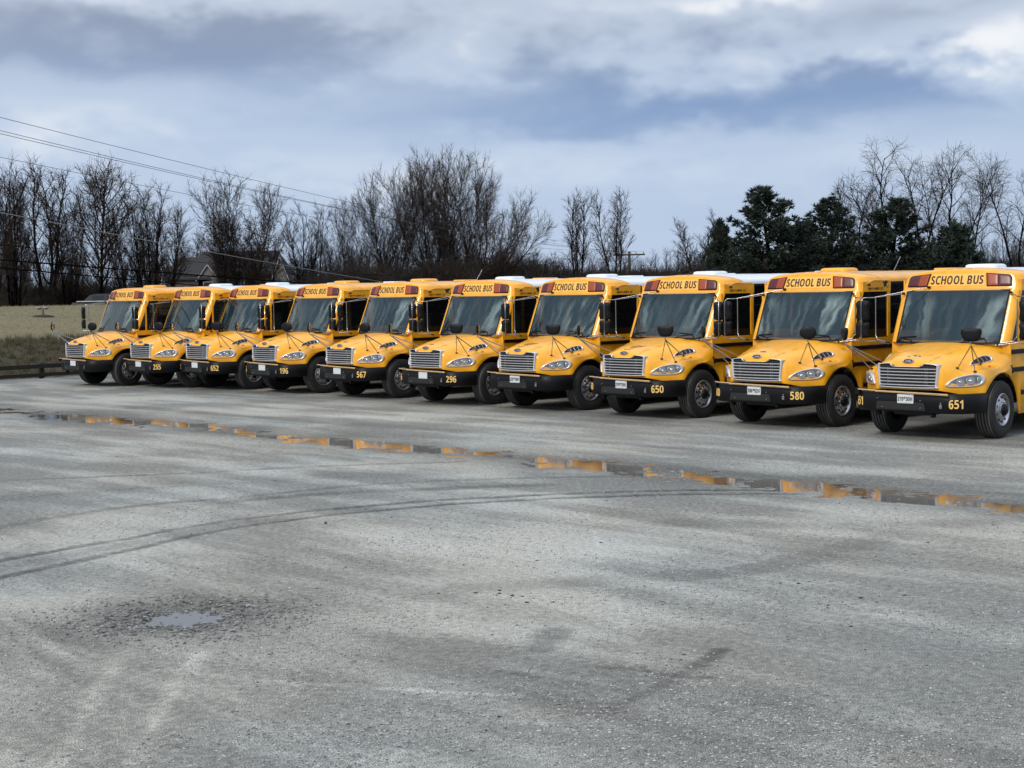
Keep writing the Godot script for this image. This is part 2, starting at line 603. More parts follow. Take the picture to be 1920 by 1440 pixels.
func build_ground() -> void:
	bump_noise.seed = 3
	bump_noise.frequency = 1.0
	bump_noise.fractal_octaves = 3
	swale_noise.seed = 17
	swale_noise.frequency = 0.22
	swale_noise.fractal_octaves = 3
	stain.resize(TW * TH)
	# wheel tracks: (x, depth) points
	var main := [Vector2(-6.1, 14.2), Vector2(-5.37, 15.68), Vector2(-4.53, 17.06), Vector2(-3.54, 18.7), Vector2(-1.87, 19.99), Vector2(-0.03, 20.71), Vector2(2.12, 21.02), Vector2(3.95, 20.88)]
	stamp_track(main, 0.26, 0.85, 1)
	stamp_track([Vector2(-6.4, 15.3), Vector2(-5.71, 16.7), Vector2(-4.76, 17.92), Vector2(-3.65, 19.32), Vector2(-1.92, 20.5), Vector2(-0.03, 21.13), Vector2(2.17, 21.42), Vector2(4.03, 21.3)], 0.26, 0.8, 2)
	stamp_track([Vector2(-6.25, 14.8), Vector2(-5.5, 16.2), Vector2(-4.65, 17.5), Vector2(-3.6, 19.0), Vector2(-1.9, 20.25)], 0.5, 0.28, 32)
	stamp_track([Vector2(-6.9, 18.4), Vector2(-6.07, 19.89), Vector2(-4.98, 21.05), Vector2(-4.11, 21.4), Vector2(-2.13, 22.7), Vector2(-0.03, 23.11), Vector2(2.4, 23.2)], 0.34, 0.42, 3)
	stamp_track([Vector2(-4.2, 21.0), Vector2(-2.9, 21.7), Vector2(-1.2, 22.1), Vector2(0.6, 22.3)], 0.5, 0.45, 4)
	stamp_track([Vector2(-8.2, 24.0), Vector2(-5.2, 24.6), Vector2(-3.2, 25.2), Vector2(-0.8, 25.5)], 0.3, 0.4, 5)
	stamp_track([Vector2(-7.2, 22.0), Vector2(-5.0, 23.0), Vector2(-2.5, 23.7)], 0.28, 0.35, 6)
	stamp_track([Vector2(0.6, 10.3), Vector2(1.01, 10.91), Vector2(1.39, 11.52), Vector2(1.6, 11.95)], 0.24, 0.62, 7)
	stamp_track([Vector2(0.6, 11.5), Vector2(0.93, 11.37), Vector2(1.16, 11.16), Vector2(1.45, 11.1)], 0.12, 0.75, 8)
	stamp_track([Vector2(0.16, 12.1), Vector2(0.32, 12.75)], 0.36, 0.6, 9)
	stamp_track([Vector2(-0.1, 11.4), Vector2(0.51, 10.95), Vector2(0.9, 10.65)], 0.22, 0.5, 10)
	stamp_track([Vector2(-2.9, 9.0), Vector2(-2.92, 9.67), Vector2(-3.13, 11.13), Vector2(-3.21, 12.26)], 0.24, -0.5, 11)
	stamp_track([Vector2(-2.4, 9.0), Vector2(-2.44, 9.64), Vector2(-2.57, 10.94), Vector2(-2.58, 12.16)], 0.22, -0.5, 12)
	stamp_track([Vector2(-4.68, 13.63), Vector2(-3.88, 12.44), Vector2(-3.07, 11.2), Vector2(-2.4, 10.2)], 0.22, -0.42, 13)
	stamp_track([Vector2(-2.86, 11.66), Vector2(-1.97, 11.28), Vector2(-1.06, 10.98), Vector2(0.0, 10.7)], 0.10, -0.5, 14)
	stamp_track([Vector2(-4.39, 12.77), Vector2(-3.21, 10.84), Vector2(-2.48, 9.64)], 0.22, -0.42, 18)
	stamp_track([Vector2(-1.1, 10.45), Vector2(-0.51, 10.19), Vector2(0.2, 10.0)], 0.16, -0.3, 19)
	stamp_track([Vector2(4.5, 17.5), Vector2(2.6, 15.5), Vector2(1.2, 15.0), Vector2(-0.6, 14.6)], 0.8, 0.3, 15)
	stamp_track([Vector2(2.0, 18.5), Vector2(3.8, 18.0), Vector2(5.6, 18.1)], 0.9, 0.35, 16)
	stamp_track([Vector2(-14.0, 43.0), Vector2(-6.0, 35.5), Vector2(2.0, 28.0), Vector2(9.0, 21.0)], 0.9, 0.25, 17)
	# broad worn and dusty stretches
	stamp_track([Vector2(-3.4, 13.9), Vector2(-1.8, 12.4), Vector2(-0.2, 11.2), Vector2(1.4, 10.0), Vector2(2.6, 9.2)], 2.0, 0.24, 40)
	stamp_track([Vector2(-1.6, 17.6), Vector2(0.8, 16.4), Vector2(3.2, 14.6), Vector2(3.6, 12.6)], 2.2, -0.16, 41)
	stamp_track([Vector2(-8.0, 21.5), Vector2(-4.5, 23.4), Vector2(-1.0, 24.2)], 1.3, 0.2, 42)
	stamp_track([Vector2(-6.5, 38.0), Vector2(0.0, 31.5), Vector2(6.0, 25.6)], 0.8, -0.22, 43)
	var big := FastNoiseLite.new()
	big.seed = 71
	big.frequency = 0.0052
	big.fractal_octaves = 5
	big.fractal_gain = 0.55
	big.domain_warp_enabled = true
	big.domain_warp_amplitude = 40.0
	big.domain_warp_frequency = 0.006
	var a := big.get_image(TW, TH, false, false, false)
	var fine := FastNoiseLite.new()
	fine.seed = 72
	fine.frequency = 0.34
	fine.fractal_octaves = 4
	var b := fine.get_image(TW, TH, false, false, false)
	var warm := FastNoiseLite.new()
	warm.seed = 73
	warm.frequency = 0.004
	warm.fractal_octaves = 3
	var c := warm.get_image(TW, TH, false, false, false)
	var streak := FastNoiseLite.new()
	streak.seed = 74
	streak.frequency = 0.02
	streak.fractal_octaves = 5
	streak.fractal_gain = 0.6
	var se := streak.get_image(TW / 5, TH, false, false, false)
	se.convert(Image.FORMAT_L8)
	se.resize(TW, TH, Image.INTERPOLATE_CUBIC)
	var de := se.get_data()
	var da := a.get_data()
	var db := b.get_data()
	var dc := c.get_data()
	var sta := a.get_size().x * a.get_size().y
	var step := da.size() / sta
	var px := PackedByteArray()
	px.resize(TW * TH * 3)
	for y in TH:
		var v := GV0 + (GV1 - GV0) * (y + 0.5) / TH
		for x in TW:
			var k := y * TW + x
			var u := GU0 + (GU1 - GU0) * (x + 0.5) / TW
			var t := da[k * step] / 255.0
			t = smoothstep(0.34, 0.66, t * 0.45 + 0.55 * de[k] / 255.0)
			var f := db[k * step] / 255.0 - 0.5
			var wm := smoothstep(0.35, 0.65, dc[k * step] / 255.0)
			var l := lerpf(0.69, 0.93, t) + f * 0.40
			var s := stain[k]
			l *= 1.0 - (0.42 if s > 0.0 else 0.28) * s
			# damp margins of the swale and the pothole
			var dv := (v - 18.4) / 1.15
			l *= 1.0 - 0.26 * exp(-dv * dv)
			var q := Vector2((u + v) * 0.70711 - POT.x, ((v - u) * 0.70711 - POT.y) * 1.1).length()
			if q < 3.5:
				l *= 1.0 - 0.32 * exp(-q * q * 0.9)
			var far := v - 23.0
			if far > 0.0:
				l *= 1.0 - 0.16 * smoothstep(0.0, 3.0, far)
			var i := k * 3
			# pale grey-green limestone, browner where it is damp
			px[i] = int(clampf(l * lerpf(0.985, 1.0, wm), 0, 1) * 255)
			px[i + 1] = int(clampf(l * lerpf(0.993, 0.985, wm), 0, 1) * 255)
			px[i + 2] = int(clampf(l * lerpf(0.97, 0.94, wm), 0, 1) * 255)
	var macro := ImageTexture.create_from_image(Image.create_from_data(TW, TH, false, Image.FORMAT_RGB8, px))
	var g := StandardMaterial3D.new()
	g.roughness = 0.88
	g.albedo_color = lin(0.885, 0.885, 0.85)
	g.albedo_texture = noise_tex(90, 0.11, 5, Color(0.56, 0.555, 0.55), Color(1, 1, 1), 1024, 0.47, 0.2)
	g.normal_enabled = true
	g.normal_texture = normal_tex(91, 0.13, 5, 9.0, 1024)
	g.normal_scale = 1.2
	g.detail_enabled = true
	g.detail_blend_mode = BaseMaterial3D.BLEND_MODE_MUL
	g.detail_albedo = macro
	g.detail_uv_layer = BaseMaterial3D.DETAIL_UV_2
	M.lot = g
	# the surface, laid out along the swale
	var us := []
	var u := GU0
	while u < GU1:
		us.append(u)
		u += 0.085
	us.append(GU1)
	var vs := []
	var v := GV0
	while v < GV1:
		vs.append(v)
		var dv := absf(v - 18.4)
		v += 0.035 if dv < 1.3 else (0.07 if v < 12.0 else (0.09 if dv < 5.0 else 0.2))
	vs.append(GV1)
	var nu := us.size()
	var nv := vs.size()
	var vert := PackedVector3Array()
	var uv1 := PackedVector2Array()
	var uv2 := PackedVector2Array()
	vert.resize(nu * nv)
	uv1.resize(nu * nv)
	uv2.resize(nu * nv)
	for j in nv:
		for i in nu:
			var gq := Vector2(us[i], vs[j])
			var p := xz_of(gq.x, gq.y)
			var k := j * nu + i
			var edge := minf(minf(gq.x - GU0, GU1 - gq.x), minf(gq.y - GV0, GV1 - gq.y))
			var y := lot_height(p.x, p.y, gq) * clampf(edge * 2.0, 0.0, 1.0)
			vert[k] = Vector3(p.x, y, -p.y)
			uv1[k] = Vector2(p.x, p.y) / 1.7
			uv2[k] = Vector2((gq.x - GU0) / (GU1 - GU0), (gq.y - GV0) / (GV1 - GV0))
	var nrm := PackedVector3Array()
	nrm.resize(nu * nv)
	for j in nv:
		for i in nu:
			var e := vert[j * nu + mini(i + 1, nu - 1)] - vert[j * nu + maxi(i - 1, 0)]
			var f := vert[mini(j + 1, nv - 1) * nu + i] - vert[maxi(j - 1, 0) * nu + i]
			var n := e.cross(f).normalized()
			nrm[j * nu + i] = n if n.y > 0 else -n
	var idx := PackedInt32Array()
	idx.resize((nu - 1) * (nv - 1) * 6)
	var w := 0
	for j in nv - 1:
		for i in nu - 1:
			var k := j * nu + i
			idx[w] = k; idx[w + 1] = k + nu + 1; idx[w + 2] = k + 1
			idx[w + 3] = k; idx[w + 4] = k + nu; idx[w + 5] = k + nu + 1
			w += 6
	var tang := PackedFloat32Array()
	tang.resize(nu * nv * 4)
	for k in nu * nv:
		tang[k * 4] = 1.0
		tang[k * 4 + 3] = 1.0
	var arr := []
	arr.resize(Mesh.ARRAY_MAX)
	arr[Mesh.ARRAY_VERTEX] = vert
	arr[Mesh.ARRAY_NORMAL] = nrm
	arr[Mesh.ARRAY_TANGENT] = tang
	arr[Mesh.ARRAY_TEX_UV] = uv1
	arr[Mesh.ARRAY_TEX_UV2] = uv2
	arr[Mesh.ARRAY_INDEX] = idx
	var m := ArrayMesh.new()
	m.add_surface_from_arrays(Mesh.PRIMITIVE_TRIANGLES, arr)
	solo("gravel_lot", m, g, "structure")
	# the plain ground beyond, to the horizon
	var st := new_st()
	st.set_smooth_group(-1)
	var far := 1500.0
	var q := [xz_of(GU0, GV0), xz_of(GU1, GV0), xz_of(GU1, GV1), xz_of(GU0, GV1)]
	var o := [xz_of(-far, -far), xz_of(far, -far), xz_of(far, far), xz_of(-far, far)]
	for k in 4:
		var l := (k + 1) % 4
		quad(st, at(q[k].x, q[k].y), at(o[k].x, o[k].y), at(o[l].x, o[l].y), at(q[l].x, q[l].y))
	var plain := mat(lin(0.25, 0.25, 0.243), 0.9)
	plain.albedo_texture = noise_tex(90, 0.055, 4, Color(0.72, 0.71, 0.70), Color(1, 1, 1), 512, 0.5, 0.28)
	plain.uv1_triplanar = true
	plain.uv1_world_triplanar = true
	plain.uv1_scale = Vector3(0.3, 0.3, 0.3)
	solo("ground", finish(st), plain, "structure")
	# standing water
	st = new_st()
	st.set_smooth_group(-1)
	var p0 := xz_of(GU0 + 1.0, 16.4)
	var p1 := xz_of(GU1 - 0.5, 16.4)
	var p2 := xz_of(GU1 - 0.5, 20.4)
	var p3 := xz_of(GU0 + 1.0, 20.4)
	quad(st, at(p0.x, p0.y, -0.021), at(p1.x, p1.y, -0.021), at(p2.x, p2.y, -0.021), at(p3.x, p3.y, -0.021))
	solo("puddle_water", finish(st), M.water, "structure")
	st = new_st()
	st.set_smooth_group(-1)
	quad(st, at(POT.x - 1.0, POT.y - 0.8, -0.036), at(POT.x + 1.0, POT.y - 0.8, -0.036), at(POT.x + 1.0, POT.y + 0.8, -0.036), at(POT.x - 1.0, POT.y + 0.8, -0.036))
	solo("pothole_water", finish(st), M.water, "structure")
	scatter_gravel()

func stone_mesh() -> ArrayMesh:
	var st := new_st()
	st.set_smooth_group(-1)
	var p := [Vector3(1, 0.1, 0.1), Vector3(-0.9, 0.15, -0.2), Vector3(0.1, 0.2, 0.9), Vector3(-0.1, 0.1, -0.95), Vector3(0.15, 0.75, 0.1), Vector3(0, -0.5, 0)]
	for f in [[4, 0, 2], [4, 2, 1], [4, 1, 3], [4, 3, 0], [5, 2, 0], [5, 1, 2], [5, 3, 1], [5, 0, 3]]:
		tri(st, p[f[0]], p[f[1]], p[f[2]])
	return finish(st)

func scatter_gravel() -> void:
	var mm := MultiMesh.new()
	mm.transform_format = MultiMesh.TRANSFORM_3D
	mm.use_colors = true
	mm.mesh = stone_mesh()
	var where := []
	var n := 0
	while where.size() < 190000 and n < 800000:
		n += 1
		var d := 8.0 + 24.0 * pow(rng.randf(), 1.6)
		var x := rng.randf_range(-0.4, 0.4) * d
		var patch := bump_noise.get_noise_2d(x * 0.35 + 40.0, d * 0.35)
		if rng.randf() > 0.45 + patch:
			continue
		where.append([x, d, 0.0028 + 0.0105 * pow(rng.randf(), 5.0)])
	for k in 2000:
		var a := rng.randf() * TAU
		var r := 0.25 + 0.85 * absf(rng.randfn(0.35, 0.35))
		where.append([POT.x + cos(a) * r * 1.15, POT.y + sin(a) * r, 0.007 + 0.017 * pow(rng.randf(), 1.6)])
	mm.instance_count = where.size()
	for k in where.size():
		var p = where[k]
		var s: float = p[2]
		var b := Basis(Vector3.UP, rng.randf() * TAU) * Basis(Vector3.RIGHT, rng.randf_range(-0.4, 0.4))
		b = b.scaled(Vector3(s * rng.randf_range(0.7, 1.5), s * rng.randf_range(0.5, 1.0), s))
		mm.set_instance_transform(k, Transform3D(b, at(p[0], p[1], lot_height(p[0], p[1], uv_of(p[0], p[1])) + s * 0.12)))
		var l := 0.12 + 0.36 * pow(rng.randf(), 1.5)
		if Vector2(p[0] - POT.x, p[1] - POT.y).length() < 1.3:
			l *= 0.62
		mm.set_instance_color(k, Color(l, l * 1.0, l * rng.randf_range(0.93, 1.0)))
	var o := MultiMeshInstance3D.new()
	o.name = "gravel"
	o.multimesh = mm
	o.material_override = M.stone
	o.set_meta("kind", "stuff")
	o.set_meta("label", "loose pale and dark gravel scattered over the lot")
	add_child(o)
	# clods and wet leaves
	var cm := MultiMesh.new()
	cm.transform_format = MultiMesh.TRANSFORM_3D
	cm.mesh = mm.mesh
	var spots := [[-3.9, 18.1, 14], [-4.2, 21.4, 10], [-0.2, 14.1, 14], [1.25, 13.7, 10], [2.6, 14.6, 6], [0.05, 14.2, 8], [3.3, 13.6, 5], [1.4, 11.7, 4], [-2.5, 18.8, 8], [0.5, 32.5, 6], [-6.1, 17.6, 5]]
	var list := []
	for s in spots:
		for k in s[2]:
			list.append([s[0] + rng.randfn(0, 0.16), s[1] + rng.randfn(0, 0.2), 0.006 + 0.016 * pow(rng.randf(), 2.0)])
	for k in 120:
		var d := rng.randf_range(10.0, 30.0)
		list.append([rng.randf_range(-0.36, 0.36) * d, d, 0.006 + 0.012 * pow(rng.randf(), 2.0)])
	cm.instance_count = list.size()
	for k in list.size():
		var p = list[k]
		var s: float = p[2]
		var b := Basis(Vector3.UP, rng.randf() * TAU).scaled(Vector3(s * 1.6, s * 0.6, s))
		cm.set_instance_transform(k, Transform3D(b, at(p[0], p[1], lot_height(p[0], p[1], uv_of(p[0], p[1])) + s * 0.2)))
	var c := MultiMeshInstance3D.new()
	c.name = "leaf_litter"
	c.multimesh = cm
	c.material_override = M.clod
	c.set_meta("kind", "stuff")
	c.set_meta("label", "small dark clods and wet leaves strewn on the lot")
	add_child(c)

# ------------------------------------------------------------------ lawn, bank and hill

func beyond_fence(x: float, depth: float) -> float:
	return (depth - 49.35) * 0.7206 - (x + 13.06) * 0.6934 - 5.9

func land(x: float, depth: float) -> float:
	var q := beyond_fence(x, depth)
	var y := -0.35 + 0.35 * smoothstep(-0.8, 0.2, q)
	y += 1.2 * smoothstep(0.2, 3.9, q) + 1.15 * smoothstep(2.5, 27.0, q)
	y += 0.10 * bump_noise.get_noise_2d(x * 0.05, depth * 0.05) * smoothstep(0.0, 6.0, q)
	y += 1.0 * smoothstep(120.0, 170.0, depth) - 1.35 * smoothstep(28.5, 34.0, q)
	return y

func build_terrain() -> void:
	var xs := []
	var zs := []
	var x := -150.0
	while x < 170.0:
		xs.append(x)
		x += 0.5 if x > -32.0 and x < -8.0 else 4.0
	var z := 50.0
	while z < 330.0:
		zs.append(z)
		z += 0.5 if z < 92.0 else 5.0
	var n := FastNoiseLite.new()
	n.seed = 5
	n.frequency = 0.12
	n.fractal_octaves = 4
	var st := new_st()
	st.set_smooth_group(0)
	var pos := func(a: float, b: float) -> void:
		var q := beyond_fence(a, b)
		var t := 0.5 + 0.5 * n.get_noise_2d(a * 0.6, b * 2.2)
		var tan_grass := Color(0.255, 0.212, 0.105).lerp(Color(0.18, 0.16, 0.075), t)
		var rough := Color(0.060, 0.056, 0.030).lerp(Color(0.10, 0.085, 0.048), t)
		var litter := Color(0.06, 0.048, 0.038).lerp(Color(0.10, 0.078, 0.06), t)
		var gravel := Color(0.22, 0.22, 0.215).lerp(Color(0.30, 0.30, 0.295), t)
		var c := gravel.lerp(rough, smoothstep(-0.2, 0.5, q)).lerp(tan_grass, smoothstep(3.2, 4.6, q + 0.8 * (t - 0.5))).lerp(litter, smoothstep(29.0, 36.0, q))
		st.set_color(c)
		st.add_vertex(at(a, b, land(a, b)))
	for i in xs.size() - 1:
		for j in zs.size() - 1:
			if beyond_fence(xs[i], zs[j + 1]) < -2.0:
				continue
			pos.call(xs[i], zs[j]); pos.call(xs[i + 1], zs[j]); pos.call(xs[i + 1], zs[j + 1])
			pos.call(xs[i], zs[j]); pos.call(xs[i + 1], zs[j + 1]); pos.call(xs[i], zs[j + 1])
	solo("lawn", finish(st), M.lawn, "structure")
	# rough grass on the bank
	var blade := new_st()
	blade.set_smooth_group(-1)
	for k in 7:
		var a := TAU * k / 7.0
		var d := Vector3(cos(a), 0, sin(a))
		var s := Vector3(-d.z, 0, d.x) * 0.012
		var h := 0.22 + 0.10 * ((k * 5) % 7) / 7.0
		tri(blade, d * 0.03 - s, d * 0.03 + s, d * (0.09 + 0.02 * (k % 3)) + Vector3.UP * h)
	var mm := MultiMesh.new()
	mm.transform_format = MultiMesh.TRANSFORM_3D
	mm.use_colors = true
	mm.mesh = finish(blade)
	var where := []
	while where.size() < 6500:
		var along := rng.randf_range(-9.0, 18.0)
		var q := rng.randf_range(0.25, 4.3)
		var base := Vector2(-13.06, 49.35) + Vector2(0.7206, 0.6934) * along + Vector2(-0.6934, 0.7206) * (5.9 + q)
		if rng.randf() < 0.55 + 0.6 * n.get_noise_2d(base.x * 3.0, base.y * 3.0):
			where.append(base)
	var bank := where.size()
	while where.size() < bank + 11000:
		var along := rng.randf_range(-12.0, 26.0)
		var q := 3.6 + 25.5 * rng.randf()
		where.append(Vector2(-13.06, 49.35) + Vector2(0.7206, 0.6934) * along + Vector2(-0.6934, 0.7206) * (5.9 + q))
	mm.instance_count = where.size()
	for k in where.size():
		var p: Vector2 = where[k]
		var s := rng.randf_range(0.5, 1.3) if k < bank else rng.randf_range(0.18, 0.5)
		mm.set_instance_transform(k, Transform3D(Basis(Vector3.UP, rng.randf() * TAU).scaled(Vector3(s, s * rng.randf_range(0.5, 1.1), s)), at(p.x, p.y, land(p.x, p.y) - 0.02)))
		var t := rng.randf()
		mm.set_instance_color(k, Color(0.062, 0.062, 0.030).lerp(Color(0.125, 0.100, 0.058), t) if k < bank else Color(0.16, 0.14, 0.068).lerp(Color(0.28, 0.23, 0.12), t))
	var o := MultiMeshInstance3D.new()
	o.name = "bank_grass"
	o.multimesh = mm
	o.material_override = M.blade
	o.set_meta("kind", "stuff")
	o.set_meta("label", "dull winter grass on the bank behind the rail fence and the lawn above")
	add_child(o)
# ------------------------------------------------------------------ school buses
# bus axes: x to the bus's left, y up, z forward; origin on the ground under the front axle

const AXLE_R := -6.75
const TAIL := -10.35
var plan_x := []   # plan outline of the nose: half, from the middle of the front round to the cowl
var plan_pts := []

func plan_setup() -> void:
	plan_pts = rounded([Vector2(0, 1.205), Vector2(0.3, 1.20), Vector2(0.62, 1.175), Vector2(0.72, 1.12), Vector2(0.84, 1.0), Vector2(0.96, 0.87), Vector2(1.08, 0.74), Vector2(1.17, 0.64), Vector2(1.215, 0.55), Vector2(1.235, 0.42), Vector2(1.24, 0.2), Vector2(1.24, 0.0), Vector2(1.24, -0.18), Vector2(1.235, -0.34)], false, 4)

func front_z(x: float) -> float:
	# z of the nose outline for |x| up to 1.2
	var a := absf(x)
	for i in plan_pts.size() - 1:
		if a <= plan_pts[i + 1].x:
			var t: float = (a - plan_pts[i].x) / maxf(plan_pts[i + 1].x - plan_pts[i].x, 1e-5)
			return lerpf(plan_pts[i].y, plan_pts[i + 1].y, t)
	return 0.5

func nose(x: float, y: float, off: float) -> Vector3:
	# a point on the upright skin of the nose, raised by off
	var z := front_z(x)
	var dz := (front_z(x + 0.02) - front_z(x - 0.02)) / 0.04
	var n := Vector3(-dz, 0.12, 1.0).normalized()
	return Vector3(x, y, z + 0.012 * sin(clampf((y - 0.93) / 0.45, 0, 1) * PI)) + n * off

func hood_y(x: float, z: float) -> float:
	var a := absf(x)
	var yc := curve([[-0.35, 1.735], [0.0, 1.705], [0.25, 1.668], [0.5, 1.622], [0.75, 1.572], [1.0, 1.505], [1.1, 1.468], [1.2, 1.42]], z)
	var xs := curve([[-0.35, 1.10], [0.0, 0.96], [0.25, 0.86], [0.5, 0.775], [0.75, 0.71], [1.0, 0.655], [1.2, 0.615]], z)
	var d := a - xs
	var soft := 0.06 * log(1.0 + exp(clampf(d / 0.06, -30.0, 30.0)))
	var hood := yc - 0.06 * pow(a / xs, 2.0) - 1.25 * soft
	hood += 0.022 * smoothstep(0.06, -0.02, a - xs * 0.62)   # raised middle panel
	var crest := curve([[-0.35, 1.33], [0.1, 1.345], [0.35, 1.325], [0.55, 1.285], [0.7, 1.245], [0.85, 1.195], [1.0, 1.13], [1.2, 1.02]], z)
	var fender := crest - 0.55 * pow(a - 1.0, 2.0)
	var k := 0.07
	var h := clampf(0.5 + 0.5 * (hood - fender) / k, 0.0, 1.0)
	return lerpf(fender, hood, h) + k * h * (1.0 - h)

func on_hood(x: float, z: float, off: float) -> Vector3:
	var e := 0.02
	var n := Vector3(hood_y(x - e, z) - hood_y(x + e, z), 2.0 * e, hood_y(x, z - e) - hood_y(x, z + e)).normalized()
	return Vector3(x, hood_y(x, z), z) + n * off

func skirt_bottom(x: float, z: float) -> float:
	if absf(x) > 1.16 and z < 0.64:
		return 0.525 + sqrt(maxf(0.0, 0.672 * 0.672 - z * z)) if absf(z) < 0.672 else 0.525
	return lerpf(0.925, 0.80, smoothstep(0.55, 1.18, absf(x)) * 1.0)

func hood_mesh() -> ArrayMesh:
	var full := []
	for i in range(plan_pts.size() - 1, 0, -1):
		full.append(Vector2(-plan_pts[i].x, plan_pts[i].y))
	for p in plan_pts:
		full.append(p)
	var n := full.size()
	var arc := [0.0]
	for i in n - 1:
		arc.append(arc[i] + full[i].distance_to(full[i + 1]))
	var half: float = arc[n - 1] * 0.5
	var st := new_st()
	var rr := 0.085
	var fr := [0.0, 0.012, 0.03, 0.055, 0.085, 0.13, 0.19, 0.27, 0.36, 0.46, 0.57, 0.68, 0.79, 0.9, 1.0]
	var rows := []
	for f in fr:
		rows.append(PackedVector3Array())
	var skirt := []
	for k in 7:
		skirt.append(PackedVector3Array())
	for i in n:
		var p: Vector2 = full[i]
		var t := absf(arc[i] - half) / half
		var s := Vector2(0, lerpf(0.93, -0.34, smoothstep(0.0, 1.0, pow(t, 0.9))))
		for k in fr.size():
			var q := p.lerp(s, fr[k])
			var d: float = p.distance_to(q)
			var y := hood_y(q.x, q.y)
			if d < rr:
				y -= rr * (1.0 - sqrt(maxf(0.0, 1.0 - pow(1.0 - d / rr, 2.0))))
			rows[k].append(Vector3(q.x, y, q.y))
		var top := hood_y(p.x, p.y) - rr
		var bot := skirt_bottom(p.x, p.y)
		var nx := Vector2(p.x, maxf(p.y - 0.2, 0.0)).normalized()
		for k in 7:
			var g := k / 6.0
			var y := lerpf(bot, top, g)
			var o := 0.012 * sin(g * PI)
			skirt[k].append(Vector3(p.x + nx.x * o, y, p.y + nx.y * o))
	grid(st, skirt)
	grid(st, [skirt[6], rows[0]])
	grid(st, rows)
	# the returned lip of the wheel arches
	var lip := PackedVector3Array()
	for v in skirt[0]:
		lip.append(Vector3(v.x * 0.93, v.y + 0.005, v.z - (0.05 if v.z > 0.7 else 0.0)))
	st.set_smooth_group(1)
	grid(st, [lip, skirt[0]], false, 1)
	return finish(st)

func glass_z(y: float) -> float:
	return -0.217 - 0.43 * (y - 1.723)

func wind(x: float, t: float, off := 0.0) -> Vector3:
	var y := lerpf(1.715, 2.725, t)
	return Vector3(x, y, glass_z(y) + 0.10 * (1.0 - pow(absf(x) / 1.06, 2.4)) + off)

func cap_z(x: float, y: float) -> float:
	return -0.545 - 0.34 * (y - 2.72) - 0.10 * pow(absf(x) / 1.06, 2.4)

func on_cap(x: float, y: float, off: float) -> Vector3:
	return Vector3(x, y + off * 0.3, cap_z(x, y) + off)

func cap_mesh() -> ArrayMesh:
	var front := rounded([Vector2(1.115, 2.715), Vector2(1.115, 2.80), Vector2(1.112, 2.88), Vector2(1.09, 2.95), Vector2(1.03, 3.0), Vector2(0.92, 3.03), Vector2(0.75, 3.052), Vector2(0.5, 3.072), Vector2(0.25, 3.083), Vector2(0, 3.087)], false, 3)
	var back := rounded([Vector3(1.226, 2.715, -0.80), Vector3(1.226, 2.80, -0.90), Vector3(1.226, 2.88, -1.15), Vector3(1.218, 2.95, -1.42), Vector3(1.17, 3.012, -1.32), Vector3(1.04, 3.058, -1.18), Vector3(0.85, 3.088, -1.1), Vector3(0.58, 3.113, -1.06), Vector3(0.3, 3.127, -1.05), Vector3(0, 3.132, -1.05)], false, 3)
	var f2 := []
	var b2 := []
	for k in front.size():
		f2.append(Vector2(-front[k].x, front[k].y))
		b2.append(Vector3(-back[k].x, back[k].y, back[k].z))
	for k in range(front.size() - 2, -1, -1):
		f2.append(front[k])
		b2.append(back[k])
	var st := new_st()
	var rows := []
	for i in 9:
		var t := float(i) / 8.0
		var row := PackedVector3Array()
		for k in f2.size():
			var p: Vector2 = f2[k]
			var q: Vector3 = b2[k]
			var z0 := cap_z(p.x, p.y)
			var e := sin(t * PI / 2)
			row.append(Vector3(lerpf(p.x, q.x, e), lerpf(p.y, q.y, e), lerpf(z0, q.z, 1.0 - cos(t * PI / 2))))
		rows.append(row)
	grid(st, rows)
	var panel := []
	for i in 6:
		var row := PackedVector3Array()
		for p in f2:
			var y: float = lerpf(2.715, p.y, i / 5.0)
			row.append(Vector3(p.x, y, cap_z(p.x, y)))
		panel.append(row)
	grid(st, panel, false, 1)
	return finish(st)

func roof_mesh() -> ArrayMesh:
	var prof := rounded([Vector3(1.228, 2.90, -1.28), Vector3(1.221, 2.953, -1.40), Vector3(1.172, 3.015, -1.30), Vector3(1.04, 3.061, -1.16), Vector3(0.85, 3.091, -1.08), Vector3(0.58, 3.116, -1.04), Vector3(0.3, 3.130, -1.03), Vector3(0, 3.135, -1.03)], false, 3)
	var full := []
	for p in prof:
		full.append(Vector3(-p.x, p.y, p.z))
	for k in range(prof.size() - 2, -1, -1):
		full.append(prof[k])
	var st := new_st()
	var rows := []
	# raised bows across the roof sheet
	var zs := [0.0, 1.0]
	for i in 13:
		zs.append(0.0)
	for i in 60:
		var t := i / 59.0
		var row := PackedVector3Array()
		for p in full:
			var z: float = lerpf(p.z, TAIL + 0.12, t)
			var rib := 0.004 * pow(maxf(0.0, cos(z * TAU / 0.72)), 8.0)
			row.append(Vector3(p.x * (1.0 + rib), p.y + rib, z))
		rows.append(row)
	grid(st, rows)
	# the rounded rear
	var tail := []
	for i in 5:
		var e := i / 4.0 * PI / 2
		var row := PackedVector3Array()
		for p in full:
			row.append(Vector3(p.x * lerpf(1.0, 0.93, 1.0 - cos(e)), lerpf(p.y, p.y - 0.10, 1.0 - cos(e)), TAIL + 0.12 - 0.12 * sin(e)))
		tail.append(row)
	grid(st, tail)
	return finish(st)

